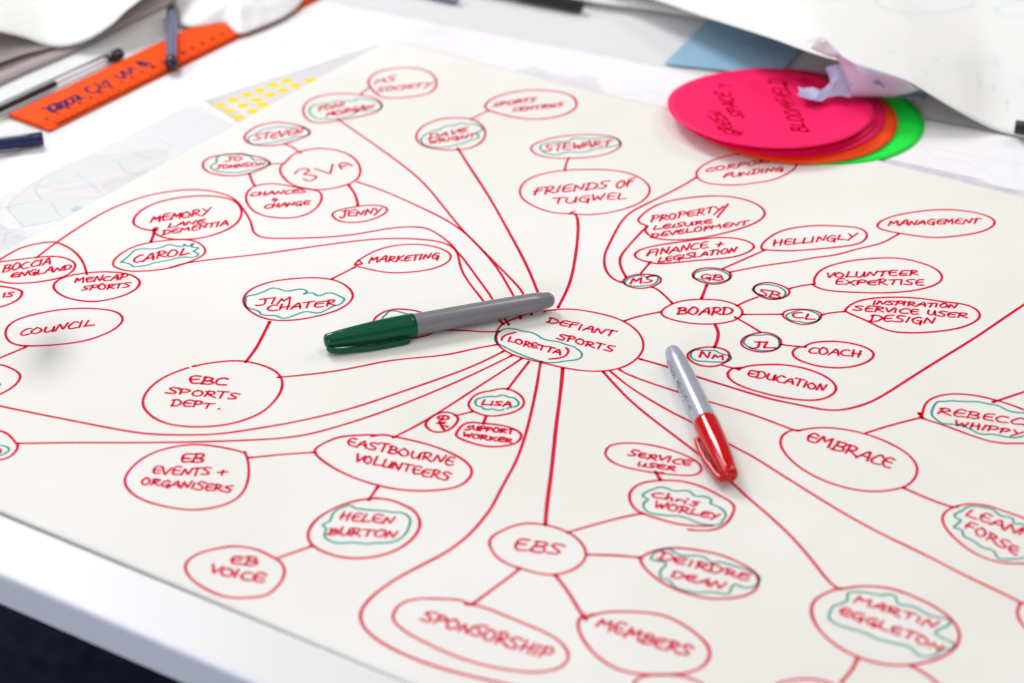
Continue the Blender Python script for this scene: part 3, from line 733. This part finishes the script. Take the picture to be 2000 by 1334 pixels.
# ---------------------------------------------------------------- sheet of yellow dots
st = empty('sticker_sheet', Q(500, 185, 0)); tag(st, 'translucent backing sheet with round yellow stickers, tucked under the cream sheet', 'sticker sheet')
M['backing'] = new_mat('pale_grey_backing', (.70,.67,.685), .45, Specular_IOR_Level=.2)
M['yellow'] = new_mat('yellow_dot', (.90,.68,.006), .6, Specular_IOR_Level=.15)
a, b, c_ = P(398, 199), P(455, 244), P(590, 137)
sd = (c_-a).normalized(); sn = Vector((sd.y, -sd.x, 0))
def f_back(u, v):
    p = a + sd*(.150*u) + sn*(.075*v)
    k = max(0, 1-v/.35)
    return Vector((p.x, p.y, TZ + .0006))
grid_obj('backing', f_back, 8, 4, M['backing'], st, thick=.00012)
dots = '428,207 455,196 482,186 508,177 534,167 560,158 447,218 474,207 501,196 527,186 553,177 577,168 606,158 466,230 492,218 514,206'
me0 = None
for (x, y) in px(dots):
    if me0 is None:
        N = 24; R0 = .0040
        vs = [(R0*math.cos(2*math.pi*k/N), R0*math.sin(2*math.pi*k/N), z) for z in (0, .00012) for k in range(N)]
        fs = [tuple(range(N, 2*N))] + [(k, (k+1) % N, N+(k+1) % N, N+k) for k in range(N)]
        o = mesh_obj('sticker', vs, fs, M['yellow'], st); me0 = o.data
    else:
        o = bpy.data.objects.new('sticker', me0); link(o, st)
    p = Q(x, y, .5)
    o.location = Vector((p.x, p.y, TZ+.00061)) - Vector(st.location)

# ---------------------------------------------------------------- ruler
M['orange'] = new_mat('orange_plastic', (.95,.080,.001), .5, Specular_IOR_Level=.06, IOR=1.45, Subsurface_Weight=.0)
M['tick'] = new_mat('black_print', (.03,.008,.006), .7, Specular_IOR_Level=.05)
M['blueprint'] = new_mat('dark_blue_marker', (.02,.02,.10), .7, Specular_IOR_Level=.05)
ra = P(97, 259); rb_ = P(545, 39)
rd = (rb_-ra).normalized(); rn = Vector((-rd.y, rd.x, 0))
if rn.x > 0: rn = -rn
RL, RW = .318, .0395
rul = empty('ruler', ra + rd*RL/2 + rn*RW/2); tag(rul, 'orange plastic ruler with black scale marks and dark blue handwriting', 'ruler')
def rp(u, v, z): p = ra + rd*u + rn*v; return Vector((p.x, p.y, TZ+z))
Z0 = .0007
prof = [(0, Z0), (0, Z0+.0009), (.0085, Z0+.0024), (.0095, Z0+.0024), (RW-.0035, Z0+.0024), (RW, Z0+.0012), (RW, Z0)]
n = len(prof); vs = []; fs = []
us = [0, .0015, RL-.0015, RL]
for i, u in enumerate(us):
    for (v, z) in prof:
        ins = .0012 if i in (0, 3) else 0
        vv = min(max(v, ins), RW-ins)
        vs.append(rp(u, vv, z))
for i in range(3):
    for k in range(n):
        a0 = i*n+k; a1 = i*n+(k+1) % n
        fs.append((a0, a1, a1+n, a0+n))
fs += [tuple(range(n-1, -1, -1)), tuple(3*n+k for k in range(n))]
body = mesh_obj('ruler_body', vs, fs, M['orange']); child(body, rul)
vs = []; fs = []
def zr(v): return Z0 + .0009 + (.0015*v/.0085 if v < .0085 else .0015) + .00006
for k in range(0, 301):
    u = .009 + k*.001; ln = .0062 if k % 10 == 0 else (.0046 if k % 5 == 0 else .0030)
    if u > RL-.006: break
    i = len(vs); w2 = .00032
    vs += [rp(u-w2, .0004, zr(.0004)), rp(u+w2, .0004, zr(.0004)), rp(u+w2, ln, zr(ln)), rp(u-w2, ln, zr(ln))]
    fs.append((i, i+1, i+2, i+3))
tk = mesh_obj('scale_marks', vs, fs, M['tick']); child(tk, rul); tk['kind'] = 'stuff'
# numerals at each centimetre, facing the scale edge
DIG = {'0': ['.3,1 .05,.6 .1,.1 .4,0 .6,.4 .5,.9 .3,1'], '1': ['.1,.8 .35,1 .3,0'], '2': ['.05,.8 .3,1 .55,.75 .05,0 .05,0 .6,.02'],
 '3': ['.05,.9 .4,1 .5,.75 .25,.55 .55,.35 .35,0 0,.1'], '4': ['.4,1 .05,.35 .05,.35 .6,.4', '.42,.7 .38,0'], '5': ['.55,1 .15,1 .15,1 .1,.6 .5,.55 .5,.15 .05,0'],
 '6': ['.5,1 .1,.5 .15,.05 .45,.05 .5,.4 .12,.45'], '7': ['.05,1 .55,1 .55,1 .2,0'], '8': ['.3,.52 .08,.8 .3,1 .5,.8 .3,.52 .05,.2 .3,0 .55,.2 .3,.52'],
 '9': ['.5,.6 .1,.55 .1,.9 .4,1 .5,.6 .35,0']}
rbn = Ribbons(lambda x, y: TZ + Z0 + .0024 - .00006)
for k in range(0, 30):
    for q, ch in enumerate(str(k)):
        for s_ in DIG[ch]:
            pts = []
            for (x, y) in px(s_):
                uu = .009 + k*.01 + (x*2.4 + q*1.9 - .9*len(str(k)))*.001
                pp = rp(uu, .0100 + y*.0030, 0); pts.append(pp)
            rbn.add(pts, .00105, sub=3, wob=0)
nm = rbn.build('scale_numerals', M['tick'], None); child(nm, rul)
# the owner's handwriting, read from the far side
rbn = Ribbons(lambda x, y: TZ + Z0 + .0024 - .00005)
for s_ in ['82,213 92,211 98,217 106,220 98,213 96,207 106,203 112,209 108,217 98,217', '104,205 114,202 121,207 118,214 108,214', '116,201 126,198 133,203 129,209 118,211 114,206',
           '126,197 136,192 144,196 142,203 131,206 126,201', '140,190 148,186 154,190 150,196 141,196', '150,193 164,191', '148,186 158,196',
           '166,173 173,180 184,182 193,177 194,168 184,164', '166,173 172,170', '200,165 206,157 206,157 214,166 206,170 200,170',
           '224,148 232,152 245,153 245,153 236,139', '236,139 246,143 258,145 258,145 251,133', '251,133 262,134', '266,121 280,125 296,127', '268,124 276,128 286,131', '272,121 290,124']:
    rbn.add([P(x, y, TZ+.003) for x, y in px(s_)], .0019, sub=5)
hw = rbn.build('handwriting', M['blueprint'], None); child(hw, rul)

# ---------------------------------------------------------------- pens
def frame_from(a, b):
    d = (b-a).normalized(); s = d.cross(Vector((0, 0, 1))).normalized(); u = s.cross(d).normalized()
    return d, s, u
def lathe(a, d, s, u, prof, N=40, squash=None):
    """prof: (t along axis m, radius m)"""
    vs = []; fs = []
    for (t, r_) in prof:
        for k in range(N):
            an = 2*math.pi*k/N
            vs.append(a + d*t + s*(r_*math.cos(an)) + u*(r_*math.sin(an)))
    m = len(prof)
    for i in range(m-1):
        for k in range(N):
            fs.append((i*N+k, i*N+(k+1) % N, (i+1)*N+(k+1) % N, (i+1)*N+k))
    fs.append(tuple(range(N-1, -1, -1))); fs.append(tuple((m-1)*N+k for k in range(N)))
    return vs, fs
def smooth_prof(pp, sub=5):
    v = catmull([Vector((x, y, 0)) for x, y in pp], sub); return [(p.x, max(p.y, 1e-5)) for p in v]
def tube(path, rad, N=12, flat=1.0, updir=Vector((0,0,1)), caps=True):
    vs = []; fs = []; n = len(path)
    for i, p in enumerate(path):
        d = (path[min(i+1, n-1)] - path[max(i-1, 0)]).normalized()
        s = d.cross(updir).normalized(); u = s.cross(d)
        r_ = rad(i/(n-1)) if callable(rad) else rad
        for k in range(N):
            a = 2*math.pi*k/N; vs.append(p + s*r_*math.cos(a) + u*r_*flat*math.sin(a))
    for i in range(n-1):
        for k in range(N):
            fs.append((i*N+k, i*N+(k+1) % N, (i+1)*N+(k+1) % N, (i+1)*N+k))
    fs.append(tuple(range(N-1, -1, -1))); fs.append(tuple((n-1)*N+k for k in range(N)))
    return vs, fs

def marker(name, label, pa, pb, capfrac, cap_mat, barrel_mat, clip_ang, clip_len, ra_=.0067, text=None):
    """pa: tip of the cap, pb: end of the barrel (photo pixels of the axis)"""
    m0 = P((pa[0]*.6+pb[0]*.4), (pa[1]*.6+pb[1]*.4), TZ+.007)
    z = max(h_sheet(m0.x, m0.y), h_sheet(*P(*pa).xy)-.001, h_sheet(*P(*pb).xy)-.0004) + ra_ + .0002
    a = P(pa[0], pa[1], z - .0002); b = P(pb[0], pb[1], z-.0002)
    L = (b-a).length; print(name, 'length mm', L*1000)
    d, s, u = frame_from(a, b)
    root = empty(name, (a+b)/2); tag(root, label, 'marker pen', 'permanent markers lying on the cream sheet')
    cl = L*capfrac
    rb2 = ra_*.925
    pr = [(0, .0001), (.0001, .0022), (.0007, .0035), (.002, .0041), (.005, .0044)] + smooth_prof([(.007, .0046), (cl*.32, ra_*.82), (cl*.62, ra_*.955), (cl*.95, ra_)], 6) + [(cl-.0004, ra_), (cl, ra_-.0003), (cl, rb2*.9)]
    vs, fs = lathe(a, d, s, u, pr, 56); cap = mesh_obj('cap', vs, fs, cap_mat, smooth=True); child(cap, root)
    pr = [(cl-.003, rb2*.95), (cl-.002, rb2)] + smooth_prof([(cl, rb2), (cl+(L-cl)*.5, rb2*.96), (L-.022, rb2*.91), (L-.012, rb2*.87), (L-.006, rb2*.77), (L-.0025, rb2*.66), (L-.0008, rb2*.42)], 5) + [(L, rb2*.12), (L, .00005)]
    vs, fs = lathe(a, d, s, u, pr, 56); bar = mesh_obj('barrel', vs, fs, barrel_mat, smooth=True); child(bar, root)
    ca, sa = math.cos(clip_ang), math.sin(clip_ang)
    out = s*ca + u*sa; tan = d.cross(out).normalized()
    path = []
    for t, r_ in [(0.0005, .0040), (.003, .0060), (.008, .0074), (.014, .0080), (clip_len*.5, .0092), (clip_len*.8, .0093), (clip_len*.95, .0090), (clip_len, .0086)]:
        path.append(a + d*t + out*r_*(.90 if name == 'red_marker' else 1))
    path = catmull(path, 4)
    vs, fs = tube(path, lambda t: .0021*min(1, .5+8*t, .45+9*(1-t)), 16, .72, out)
    clip = mesh_obj('clip', vs, fs, cap_mat, smooth=True); child(clip, root)
    return root, a, b, d, s, u, cl, rb2

M['green_cap'] = new_mat('dark_green_plastic', (.0006,.085,.040), .10, Specular_IOR_Level=.28)
M['red_cap'] = new_mat('red_plastic', (.55,.0004,.0008), .07, Specular_IOR_Level=.45)
M['grey_barrel'] = new_mat('grey_plastic', (.215,.21,.23), .17)
M['blue_lit_barrel'] = new_mat('grey_plastic_blue_lit', (.40,.42,.50), .28, Metallic=.25)  # the grey barrel again, with blue window reflection put into its colour
marker('green_marker', 'green capped marker with grey barrel, lying across the red lines', (633, 667), (1083, 583.5), .385,
       M['green_cap'], M['grey_barrel'], math.radians(-36), .047)
rt, a, b, d, s, u, cl, rbar = marker('red_marker', 'red capped marker with grey barrel painted in blue reflection, pointing at the camera', (1428, 932), (1311, 682), .405,
       M['red_cap'], M['blue_lit_barrel'], math.radians(200), .040)
# small black print along the barrel (too blurred in the photo to be read)
class Cyl(Ribbons): pass
rbn = Ribbons(lambda x, y: 0)
vsP, fsP = [], []
random.seed(11)
def barrel_pt(t, ang, rr): return a + d*t + s*(rr*math.cos(ang)) + u*(rr*math.sin(ang))
side = math.radians(158)
print('marker side dir', s)
t = cl + .010; L = (b-a).length
while t < L-.016:
    wdt = random.uniform(.0012, .0022)
    for k in range(random.choice((2, 3, 3))):
        t0 = t + random.uniform(0, wdt*.6); t1 = t0 + random.choice((.00045, .0011)); an0 = side + random.uniform(-.17, .12); an1 = an0 + random.choice((.24, .08, -.1))
        nrm = .00022
        i = len(vsP)
        dt = nrm if abs(an1-an0) > .15 else 0; da = 0 if dt else nrm/rbar
        for (tt, aa) in ((t0-dt, an0-da), (t0+dt, an0+da), (t1+dt, an1+da), (t1-dt, an1-da)):
            vsP.append(barrel_pt(tt, aa, rbar+.00006))
        fsP.append((i, i+1, i+2, i+3))
    t += wdt + (.002 if random.random() < .15 else .0004)
pt = mesh_obj('barrel_print', vsP, fsP, M['tick']); child(pt, rt); pt['kind'] = 'stuff'

M['black_pl'] = new_mat('black_plastic', (.012,.012,.016), .25)
M['slate_pl'] = new_mat('slate_plastic', (.22,.23,.38), .16, Metallic=.3)
M['navy_pl'] = new_mat('navy_plastic', (.010,.016,.085), .3)
def simple_pen(name, label, A, B, za, zb, parts_):
    a = P(A[0], A[1], TZ+za); b = P(B[0], B[1], TZ+zb)
    root = empty(name, (a+b)/2); tag(root, label, 'pen')
    d, s, u = frame_from(a, b); L = (b-a).length; print(name, 'mm', L*1000)
    for nm, pr, mat in parts_(L):
        vs, fs = lathe(a, d, s, u, pr, 32); o = mesh_obj(nm, vs, fs, mat, smooth=True)
        child(o, root)
        md = o.modifiers.new('e', 'EDGE_SPLIT'); md.split_angle = math.radians(50)
    return root, a, b, d, s, u
# fineliner across the ruler: round black end towards the camera
simple_pen('fineliner_pen', 'dark fineliner with a pale reflection, lying across the orange ruler', (335, 128), (335, 16), .0072, .0062,
    lambda L: [('end_cap', [(0, .0002), (.0006, .003), (.002, .0043), (.005, .0046), (.009, .0044), (.0095, .0036)], M['black_pl']),
               ('barrel', [(.009, .0039), (L-.012, .0039)], M['slate_pl']),
               ('cap_top', [(L-.0122, .0039), (L-.004, .0037), (L-.001, .003), (L, .0005)], M['black_pl'])])
# clear ballpoint
M['clear'] = new_mat('clear_plastic', (.98,.98,1.0), .22, Transmission_Weight=1.0, IOR=1.12)
M['ink_black'] = new_mat('black_ink_tube', (.01,.01,.01), .3)
M['ink_white'] = new_mat('milky_tube', (.72,.72,.74), .4)
simple_pen('ballpoint_pen', 'clear plastic ballpoint with a black plug, beside the ruler', (236, 104), (-40, 232), .0048, .0048,
    lambda L: [('plug', [(0, .0001), (0, .0036), (.0008, .0042), (.0078, .0042), (.0082, .0036), (.012, .0030), (.0122, .0001)], M['black_pl']),
               ('barrel', [(.0082, .0030), (.0082, .0041), (L-.02, .0041), (L-.012, .0036), (L-.012, .0028)], M['clear']),
               ('refill', [(.013, .0013), (.062, .0013)], M['ink_white']),
               ('ink', [(.0621, .0026), (L-.014, .0026)], M['ink_black'])])
simple_pen('felt_pen', 'navy blue pen cut off by the left edge of the frame', (84, 270), (-190, 306), .0052, .0052,
    lambda L: [('end_cap', [(0, .0001), (0, .0040), (.0003, .0043), (.0105, .0043)], M['navy_pl']), ('barrel', [(.0106, .0042), (L, .0042)], M['navy_pl'])])
simple_pen('black_pen', 'black pen with a violet sheen, cut off by the top of the frame', (1137, 13), (880, -36), .0052, .0052,
    lambda L: [('cap', [(0, .0001), (0, .0036), (.0006, .0046), (.050, .0046), (.0503, .0038)], M['black_pl']), ('barrel', [(.050, .0040), (L, .0040)], M['black_pl'])])
simple_pen('dark_grey_pen', 'tip of a dark grey pen peeking in at the top of the frame', (896, -2), (760, -34), .0042, .0042,
    lambda L: [('cap', [(0, .0001), (0.0002, .0022), (.003, .0038), (L, .0040)], M['slate_pl'])])

# ---------------------------------------------------------------- coloured paper discs
def disc(name, label, cx, cy, R, z, mat, tilt=0.0, bend=0.0, bdir=0.0):
    c = P(cx, cy, TZ+z); N = 72; K = 12; vs = []; fs = []
    bx, by = math.cos(bdir), math.sin(bdir)
    def hz(x, y):
        q = x*bx + y*by
        return tilt*(-y)*1.0 + bend*(q/R)**2 + .0004*noise.noise(Vector((x*30+cx, y*30, 0)))
    vs.append(Vector((0, 0, hz(0, 0))))
    for i in range(1, K+1):
        for k in range(N):
            a = 2*math.pi*k/N; x = R*i/K*math.cos(a); y = R*i/K*math.sin(a); vs.append(Vector((x, y, hz(x, y))))
    for k in range(N): fs.append((0, 1+k, 1+(k+1) % N))
    for i in range(K-1):
        for k in range(N):
            a0 = 1+i*N+k; a1 = 1+i*N+(k+1) % N; fs.append((a0, a0+N, a1+N, a1))
    o = mesh_obj(name, vs, fs, mat, smooth=True); o.location = c
    m = o.modifiers.new('thickness', 'SOLIDIFY'); m.thickness = .0003; m.offset = 0
    tag(o, label, 'paper disc', 'round coloured paper discs in a stack')
    return o, c, hz
M['pink'] = new_mat('fluorescent_pink_card', (.93,.004,.12), .6, Specular_IOR_Level=.2)
M['orange_card'] = new_mat('fluorescent_orange_card', (.96,.075,.004), .6, Specular_IOR_Level=.2)
M['green_card'] = new_mat('fluorescent_green_card', (.008,.80,.06), .6, Specular_IOR_Level=.2)
for k_ in ('pink', 'orange_card', 'green_card'): bump(M[k_], 1200, .08, .0002)
R_ = .0685
disc('paper_disc', 'bright green disc at the bottom of the stack, sticking out furthest to the right', 1603, 232, R_*.985, .0012, M['green_card'], 0, .0008, .5)
disc('paper_disc', 'orange disc lying between the green and the pink discs', 1551, 230, R_*.985, .0024, M['orange_card'], .004, .0010, .5)
disc('paper_disc', 'lowest of the pink discs, directly on the orange one', 1529, 217, R_*.985, .0034, M['pink'], .008, .0012, .3)
disc('paper_disc', 'middle pink disc, only a crescent of it shows at the right', 1513, 214, R_*.985, .0048, M['pink'], .018, .0010, .3)
top, tc_, hz_ = disc('paper_disc', 'topmost pink disc with dark handwriting, its near side lifted', 1504, 210, R_*.985, .0090, M['pink'], .055, .0012, .2)
M['magenta_ink'] = ink_mat('marker_ink_on_pink', (.62,.16,.24))
rbn = Ribbons(lambda x, y: hz_(x, y) + .00016)
def on_disc(x, y):
    p = P(x, y, tc_.z)
    for _ in range(3):
        q = p - tc_; p = P(x, y, tc_.z + hz_(q.x, q.y))
    q = p - tc_; return Vector((q.x, q.y, 0))
random.seed(5)
write(rbn, 'GREEN', (1448, 266), (1408, 219), (-34, -2), .0016, proj=on_disc)
write(rbn, 'SPACE', (1455, 231), (1424, 181), (-30, -2), .0016, proj=on_disc)
write(rbn, '?', (1430, 172), (1424, 165), (-28, -1), .0013, proj=on_disc)
t_ = rbn.build('handwriting', M['magenta_ink'], top); rbn = Ribbons(lambda x, y: hz_(x, y) + .00016)
write(rbn, 'BLOOMFIELD', (1580, 259), (1530, 156), (-36, -3), .0016, proj=on_disc)
write(rbn, '?', (1592, 164), (1584, 156), (-24, -2), .0013, proj=on_disc)
t_ = rbn.build('handwriting', M['magenta_ink'], top)

# ---------------------------------------------------------------- blue card
M['blue_card'] = new_mat('blue_plastic_card', (.30,.50,.66), .28)
q0, q1, q2, q3 = Q(1297, 124, 2), Q(1385, 36, 2), Q(1600, 70, 2), Q(1520, 148, 2)
du_ = (q3-q0); 
vs = [q0, q3, q3 + (q1-q0).normalized()*.20, q0 + (q1-q0).normalized()*.20]
vs = [Vector((v.x, v.y, TZ+.0014)) for v in vs] + [Vector((v.x, v.y, TZ+.0021)) for v in vs]
bc = mesh_obj('blue_card', vs, [(3,2,1,0),(4,5,6,7),(0,1,5,4),(1,2,6,5),(2,3,7,6),(3,0,4,7)], M['blue_card'])
tag(bc, 'flat blue plastic card behind the pink discs, half under the lifted sheet', 'plastic card')

# ---------------------------------------------------------------- lifted white sheets
def _rise(d):
    t = min(1, d/.085); return t*t*(3-2*t)*(1 - .55*min(1, max(0, d-.085)/.35))
def lifted(name, label, edge, back, depth, mat, nu=60, nv=40, decay=.18, base=.004, cat='paper sheet', ridge=0.0):
    """edge: (px, py, height mm) along the edge that shows; the sheet runs back from it"""
    pts = [Q(x, y, h) for x, y, h in edge]
    cc = catmull(pts, 12); n = len(cc)
    def at(u):
        t = u*(n-1); i = min(int(t), n-2); return cc[i].lerp(cc[i+1], t-i)
    def f(u, v):
        p = at(u); h = p.z - TZ
        q = p + back*(depth*v)
        e = math.exp(-(depth*v)/decay)
        hh = base + (h-base)*e + ridge*_rise(depth*v) + .0012*noise.noise(Vector((q.x*6, q.y*5, 2)))*min(1, v*20)
        return Vector((q.x, q.y, TZ + max(hh, .0006)))
    o = grid_obj(name, f, nu, nv, mat, None, thick=.00014)
    tag(o, label, cat); return o, f
rt_sheet, f_rt = lifted('flip_chart_page', 'large white page at upper right with its long near edge lifted off the table',
    [(1040, -60, 6), (1160, -30, 12), (1275, -2, 18), (1375, 32, 24), (1500, 72, 32), (1563, 95, 35), (1615, 112, 36), (1680, 129, 35), (1765, 155, 30), (1805, 177, 25), (1875, 219, 14), (1940, 252, 3.5), (2010, 272, 1.5), (2100, 300, 1.2)],
    Vector((.10, 1, 0)).normalized(), .75, M['sheet'], 110, 90, .11, .004, ridge=.024)
# pale drawing on it
def hray(x, y):
    # meet the page surface with the ray through a photo pixel, by marching down
    z = TZ + .05
    best = None
    return P(x, y, TZ+.013)
def near_h(p):
    # height of the page above the table at ground position p (search the grid)
    best = min(_pg, key=lambda v: (v.x-p.x)**2 + (v.y-p.y)**2); return best.z
_pg = [f_rt(i/110, j/90) for j in range(91) for i in range(111)]
def page_pt(x, y):
    z = TZ+.012
    for _ in range(4): p = P(x, y, z); z = near_h(p)
    return P(x, y, z)
def page_ribbon(name, strokes, width, mat):
    rbn = Ribbons(lambda x, y: near_h(Vector((x, y, 0))) + .0006)
    for s_ in strokes: rbn.add([page_pt(x, y) for x, y in px(s_)], width, sub=3)
    o = rbn.build(name, mat, None); o.parent = rt_sheet; return o
page_ribbon('blue_oval', ['1712,0 1714,8 1730,19 1760,26 1810,28 1860,23 1895,14 1903,2'], .0022, M['blue_ink'])
page_ribbon('blue_oval', ['2000,2 1975,6 1950,14 1944,21 1955,29 1980,34 2005,36'], .0022, M['blue_ink'])
page_ribbon('faint_handwriting', ['1745,18 1760,8 1775,16', '1790,14 1800,5 1808,16', '1825,8 1840,14 1850,4', '1862,10 1880,6'], .0018, M['palegreen_ink'])
page_ribbon('faint_marks', ['1740,102 1747,106', '1805,142 1812,150', '1822,120 1830,128', '1868,136 1873,142', '1908,160 1913,173', '1938,178 1943,186', '1966,196 1970,206', '1940,150 1946,158', '1990,178 2000,182'], .0016, M['blue_ink'])
# a second page whose edge shows above the blue card
lifted('flip_chart_page', 'greyish page edge showing below the large white page at the top of the frame',
    [(1020, -22, 3), (1150, 3, 5), (1260, 17, 6), (1350, 31, 7), (1420, 44, 7), (1480, 55, 7)], Vector((.10, 1, 0)).normalized(), .5, M['sheet'], 30, 20, .1, .002)

lifted('loose_page', 'blank white page at the upper left corner with a wavy lifted edge',
    [(-160, 60, 30), (-60, 52, 26), (0, 62, 20), (50, 74, 12), (95, 89, 6), (130, 90, 5), (172, 77, 9), (215, 50, 16), (245, 22, 22), (278, -4, 26), (330, -50, 28), (380, -90, 28)],
    Vector((-.25, 1, 0)).normalized(), .45, M['sheet'], 70, 40, .14, .008)
M['mauve'] = new_mat('mauve_grey_card', (.47,.40,.405), .55, Specular_IOR_Level=.25)
lifted('card_folder', 'mauve grey card folder under the blank page in the upper left corner',
    [(-140, 228, 2.2), (-40, 181, 2.2), (0, 163, 2.2), (60, 136, 2.2), (150, 97, 2.2), (250, 47, 2.2), (330, 8, 2.2), (380, -18, 2.2), (460, -60, 2.2)],
    Vector((-.25, 1, 0)).normalized(), .40, M['mauve'], 40, 20, .1, .0018, cat='folder')
lifted('loose_page', 'thin mauve page edge between the folder and the blank page at the left',
    [(-120, 158, 6), (-40, 134, 7), (0, 122, 7), (50, 105, 6), (95, 94, 5), (140, 80, 4)],
    Vector((-.25, 1, 0)).normalized(), .3, M['mauve'], 30, 20, .1, .0032)
# dark pen resting on the page at the right edge
simple_pen('black_pen', 'black pen end on the white page, cut off by the right edge of the frame', (1982, 248), (2150, 268), .0085, .0060,
    lambda L: [('cap', [(0, .0001), (0, .0040), (.0005, .0046), (.05, .0046)], M['black_pl'])])

# ---------------------------------------------------------------- crumpled lilac paper on the discs
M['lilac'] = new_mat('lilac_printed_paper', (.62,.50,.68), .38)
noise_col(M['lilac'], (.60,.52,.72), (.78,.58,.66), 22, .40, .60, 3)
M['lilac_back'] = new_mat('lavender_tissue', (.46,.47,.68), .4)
M['foil'] = new_mat('white_shiny_paper', (.86,.80,.88), .2)
M['violet_ink'] = new_mat('violet_print', (.13,.09,.30), .5)
cr = empty('crumpled_paper', Q(1680, 160, 18)); tag(cr, 'crumpled lilac printed paper lying on the pink discs', 'crumpled paper')
V = dict(a=(1562,166,15), b=(1559,192,13), c=(1584,197,14), d=(1601,173,17), e=(1622,163,20), f=(1611,130,26), g=(1640,122,34), h=(1632,112,38),
         i=(1606,106,42), j=(1580,92,47), k=(1571,79,48), l=(1600,72,50), m=(1619,84,46), n=(1642,108,41), o=(1676,127,37), p=(1663,187,15),
         q=(1640,189,14), r=(1622,190,13), u=(1770,157,28), w=(1744,190,12), t=(1798,176,20), x=(1812,183,11), y=(1806,194,8), v=(1700,135,35), z=(1637,150,26))
def pt_(k): return Q(*V[k])
def crumple(name, tris, mat, amp, sub=4, thick=.00015, sm=True):
    bm = bmesh.new(); vm = {}
    for t_ in tris:
        for k in t_:
            if k not in vm: vm[k] = bm.verts.new(pt_(k))
        try: bm.faces.new([vm[k] for k in t_])
        except ValueError: pass
    bmesh.ops.subdivide_edges(bm, edges=bm.edges[:], cuts=sub, use_grid_fill=True)
    bmesh.ops.triangulate(bm, faces=bm.faces[:])
    for v in bm.verts:
        s_ = v.co*120
        v.co += Vector((noise.noise(s_), noise.noise(s_+Vector((9,3,1))), noise.noise(s_+Vector((2,7,5)))*1.4))*amp
    me = bpy.data.meshes.new(name); bm.to_mesh(me); bm.free(); me.materials.append(mat)
    me.polygons.foreach_set('use_smooth', [sm]*len(me.polygons))
    o = bpy.data.objects.new(name, me); C.objects.link(o); child(o, cr)
    m = o.modifiers.new('thickness', 'SOLIDIFY'); m.thickness = thick; m.offset = 0
    return o
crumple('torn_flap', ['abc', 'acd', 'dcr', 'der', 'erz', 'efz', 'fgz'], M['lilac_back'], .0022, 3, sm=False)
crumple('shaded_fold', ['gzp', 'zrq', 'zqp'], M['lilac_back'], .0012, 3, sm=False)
crumple('printed_panel', ['hgn', 'gpo', 'gon', 'opv', 'vpw', 'vwu', 'uwt', 'ihn'], M['lilac'], .0007)
crumple('strip', ['jmi', 'imn', 'inh'], M['lilac'], .0008)
crumple('shiny_end', ['kjl', 'jml'], M['foil'], .0010)
crumple('dark_tip', ['twx', 'wxy'], M['slate_pl'], .0005)
# print on the panel: a dashed line and a letter-like mark
def panel_pt(x, y):
    A_, B_, C_ = pt_('g'), pt_('p'), pt_('u'); nn = (B_-A_).cross(C_-A_).normalized()
    dvec = (P(x, y) - cam_loc).normalized(); t_ = (A_-cam_loc).dot(nn)/dvec.dot(nn)
    q = cam_loc + dvec*t_; up_ = nn if nn.dot(cam_loc-q) > 0 else -nn
    return q + up_*.0022
def strokes3(strokes, w_):
    vs = []; fs = []
    for s_ in strokes:
        pp = [panel_pt(x, y) for x, y in px(s_)]
        v1, f1 = tube(pp, w_, 8, .25); k = len(vs); vs += v1; fs += [tuple(i+k for i in f) for f in f1]
    return vs, fs
vs, fs = strokes3(['1662,166 1666,161', '1668,158 1673,152', '1674,150 1679,144', '1680,142 1686,134'], .0007)
child(mesh_obj('dashed_line', vs, fs, M['violet_ink']), cr)
vs, fs = strokes3(['1706,162 1714,158 1728,172', '1714,158 1719,164 1710,163'], .0009)
child(mesh_obj('printed_mark', vs, fs, M['violet_ink']), cr)

# ---------------------------------------------------------------- crumpled white bag over the ruler's far end
M['bag'] = new_mat('white_polythene', (.84,.82,.83), .45, Specular_IOR_Level=.3, Subsurface_Weight=0)
outl = [(346, -40), (347, 30), (360, 52), (400, 50), (437, 45), (455, 60), (471, 67), (500, 57), (530, 45), (560, 30), (588, 6), (600, -30), (560, -70), (450, -80)]
cen = Q(468, 5, 4)
gp = [Q(x, y, 3.2) for x, y in outl]
K = 16; loop = catmull(gp, 6, True); N = len(loop)
vs = [Vector((cen.x, cen.y, TZ+.011))]; fs = []
for i in range(1, K+1):
    t = i/K
    for k in range(N):
        p = Vector((cen.x, cen.y, 0)).lerp(Vector((loop[k].x, loop[k].y, 0)), t)
        dome = .0034 + .007*(1-t**3)
        nn = noise.fractal(Vector((p.x*38, p.y*30, 1)), 1.0, 2.0, 3)
        rg = abs(noise.noise(Vector((p.x*55, p.y*40, 6))))
        vs.append(Vector((p.x, p.y, TZ + dome + (.0028*nn + .0022*(.3-rg))*(1-t**6))))
for k in range(N): fs.append((0, 1+k, 1+(k+1) % N))
for i in range(K-1):
    for k in range(N):
        a0 = 1+i*N+k; a1 = 1+i*N+(k+1) % N; fs.append((a0, a0+N, a1+N, a1))
bag = mesh_obj('plastic_bag', vs, fs, M['bag'], smooth=True)
m_ = bag.modifiers.new('thickness', 'SOLIDIFY'); m_.thickness = .0002; m_.offset = 0
tag(bag, 'crumpled white plastic bag over the far end of the ruler', 'plastic bag')
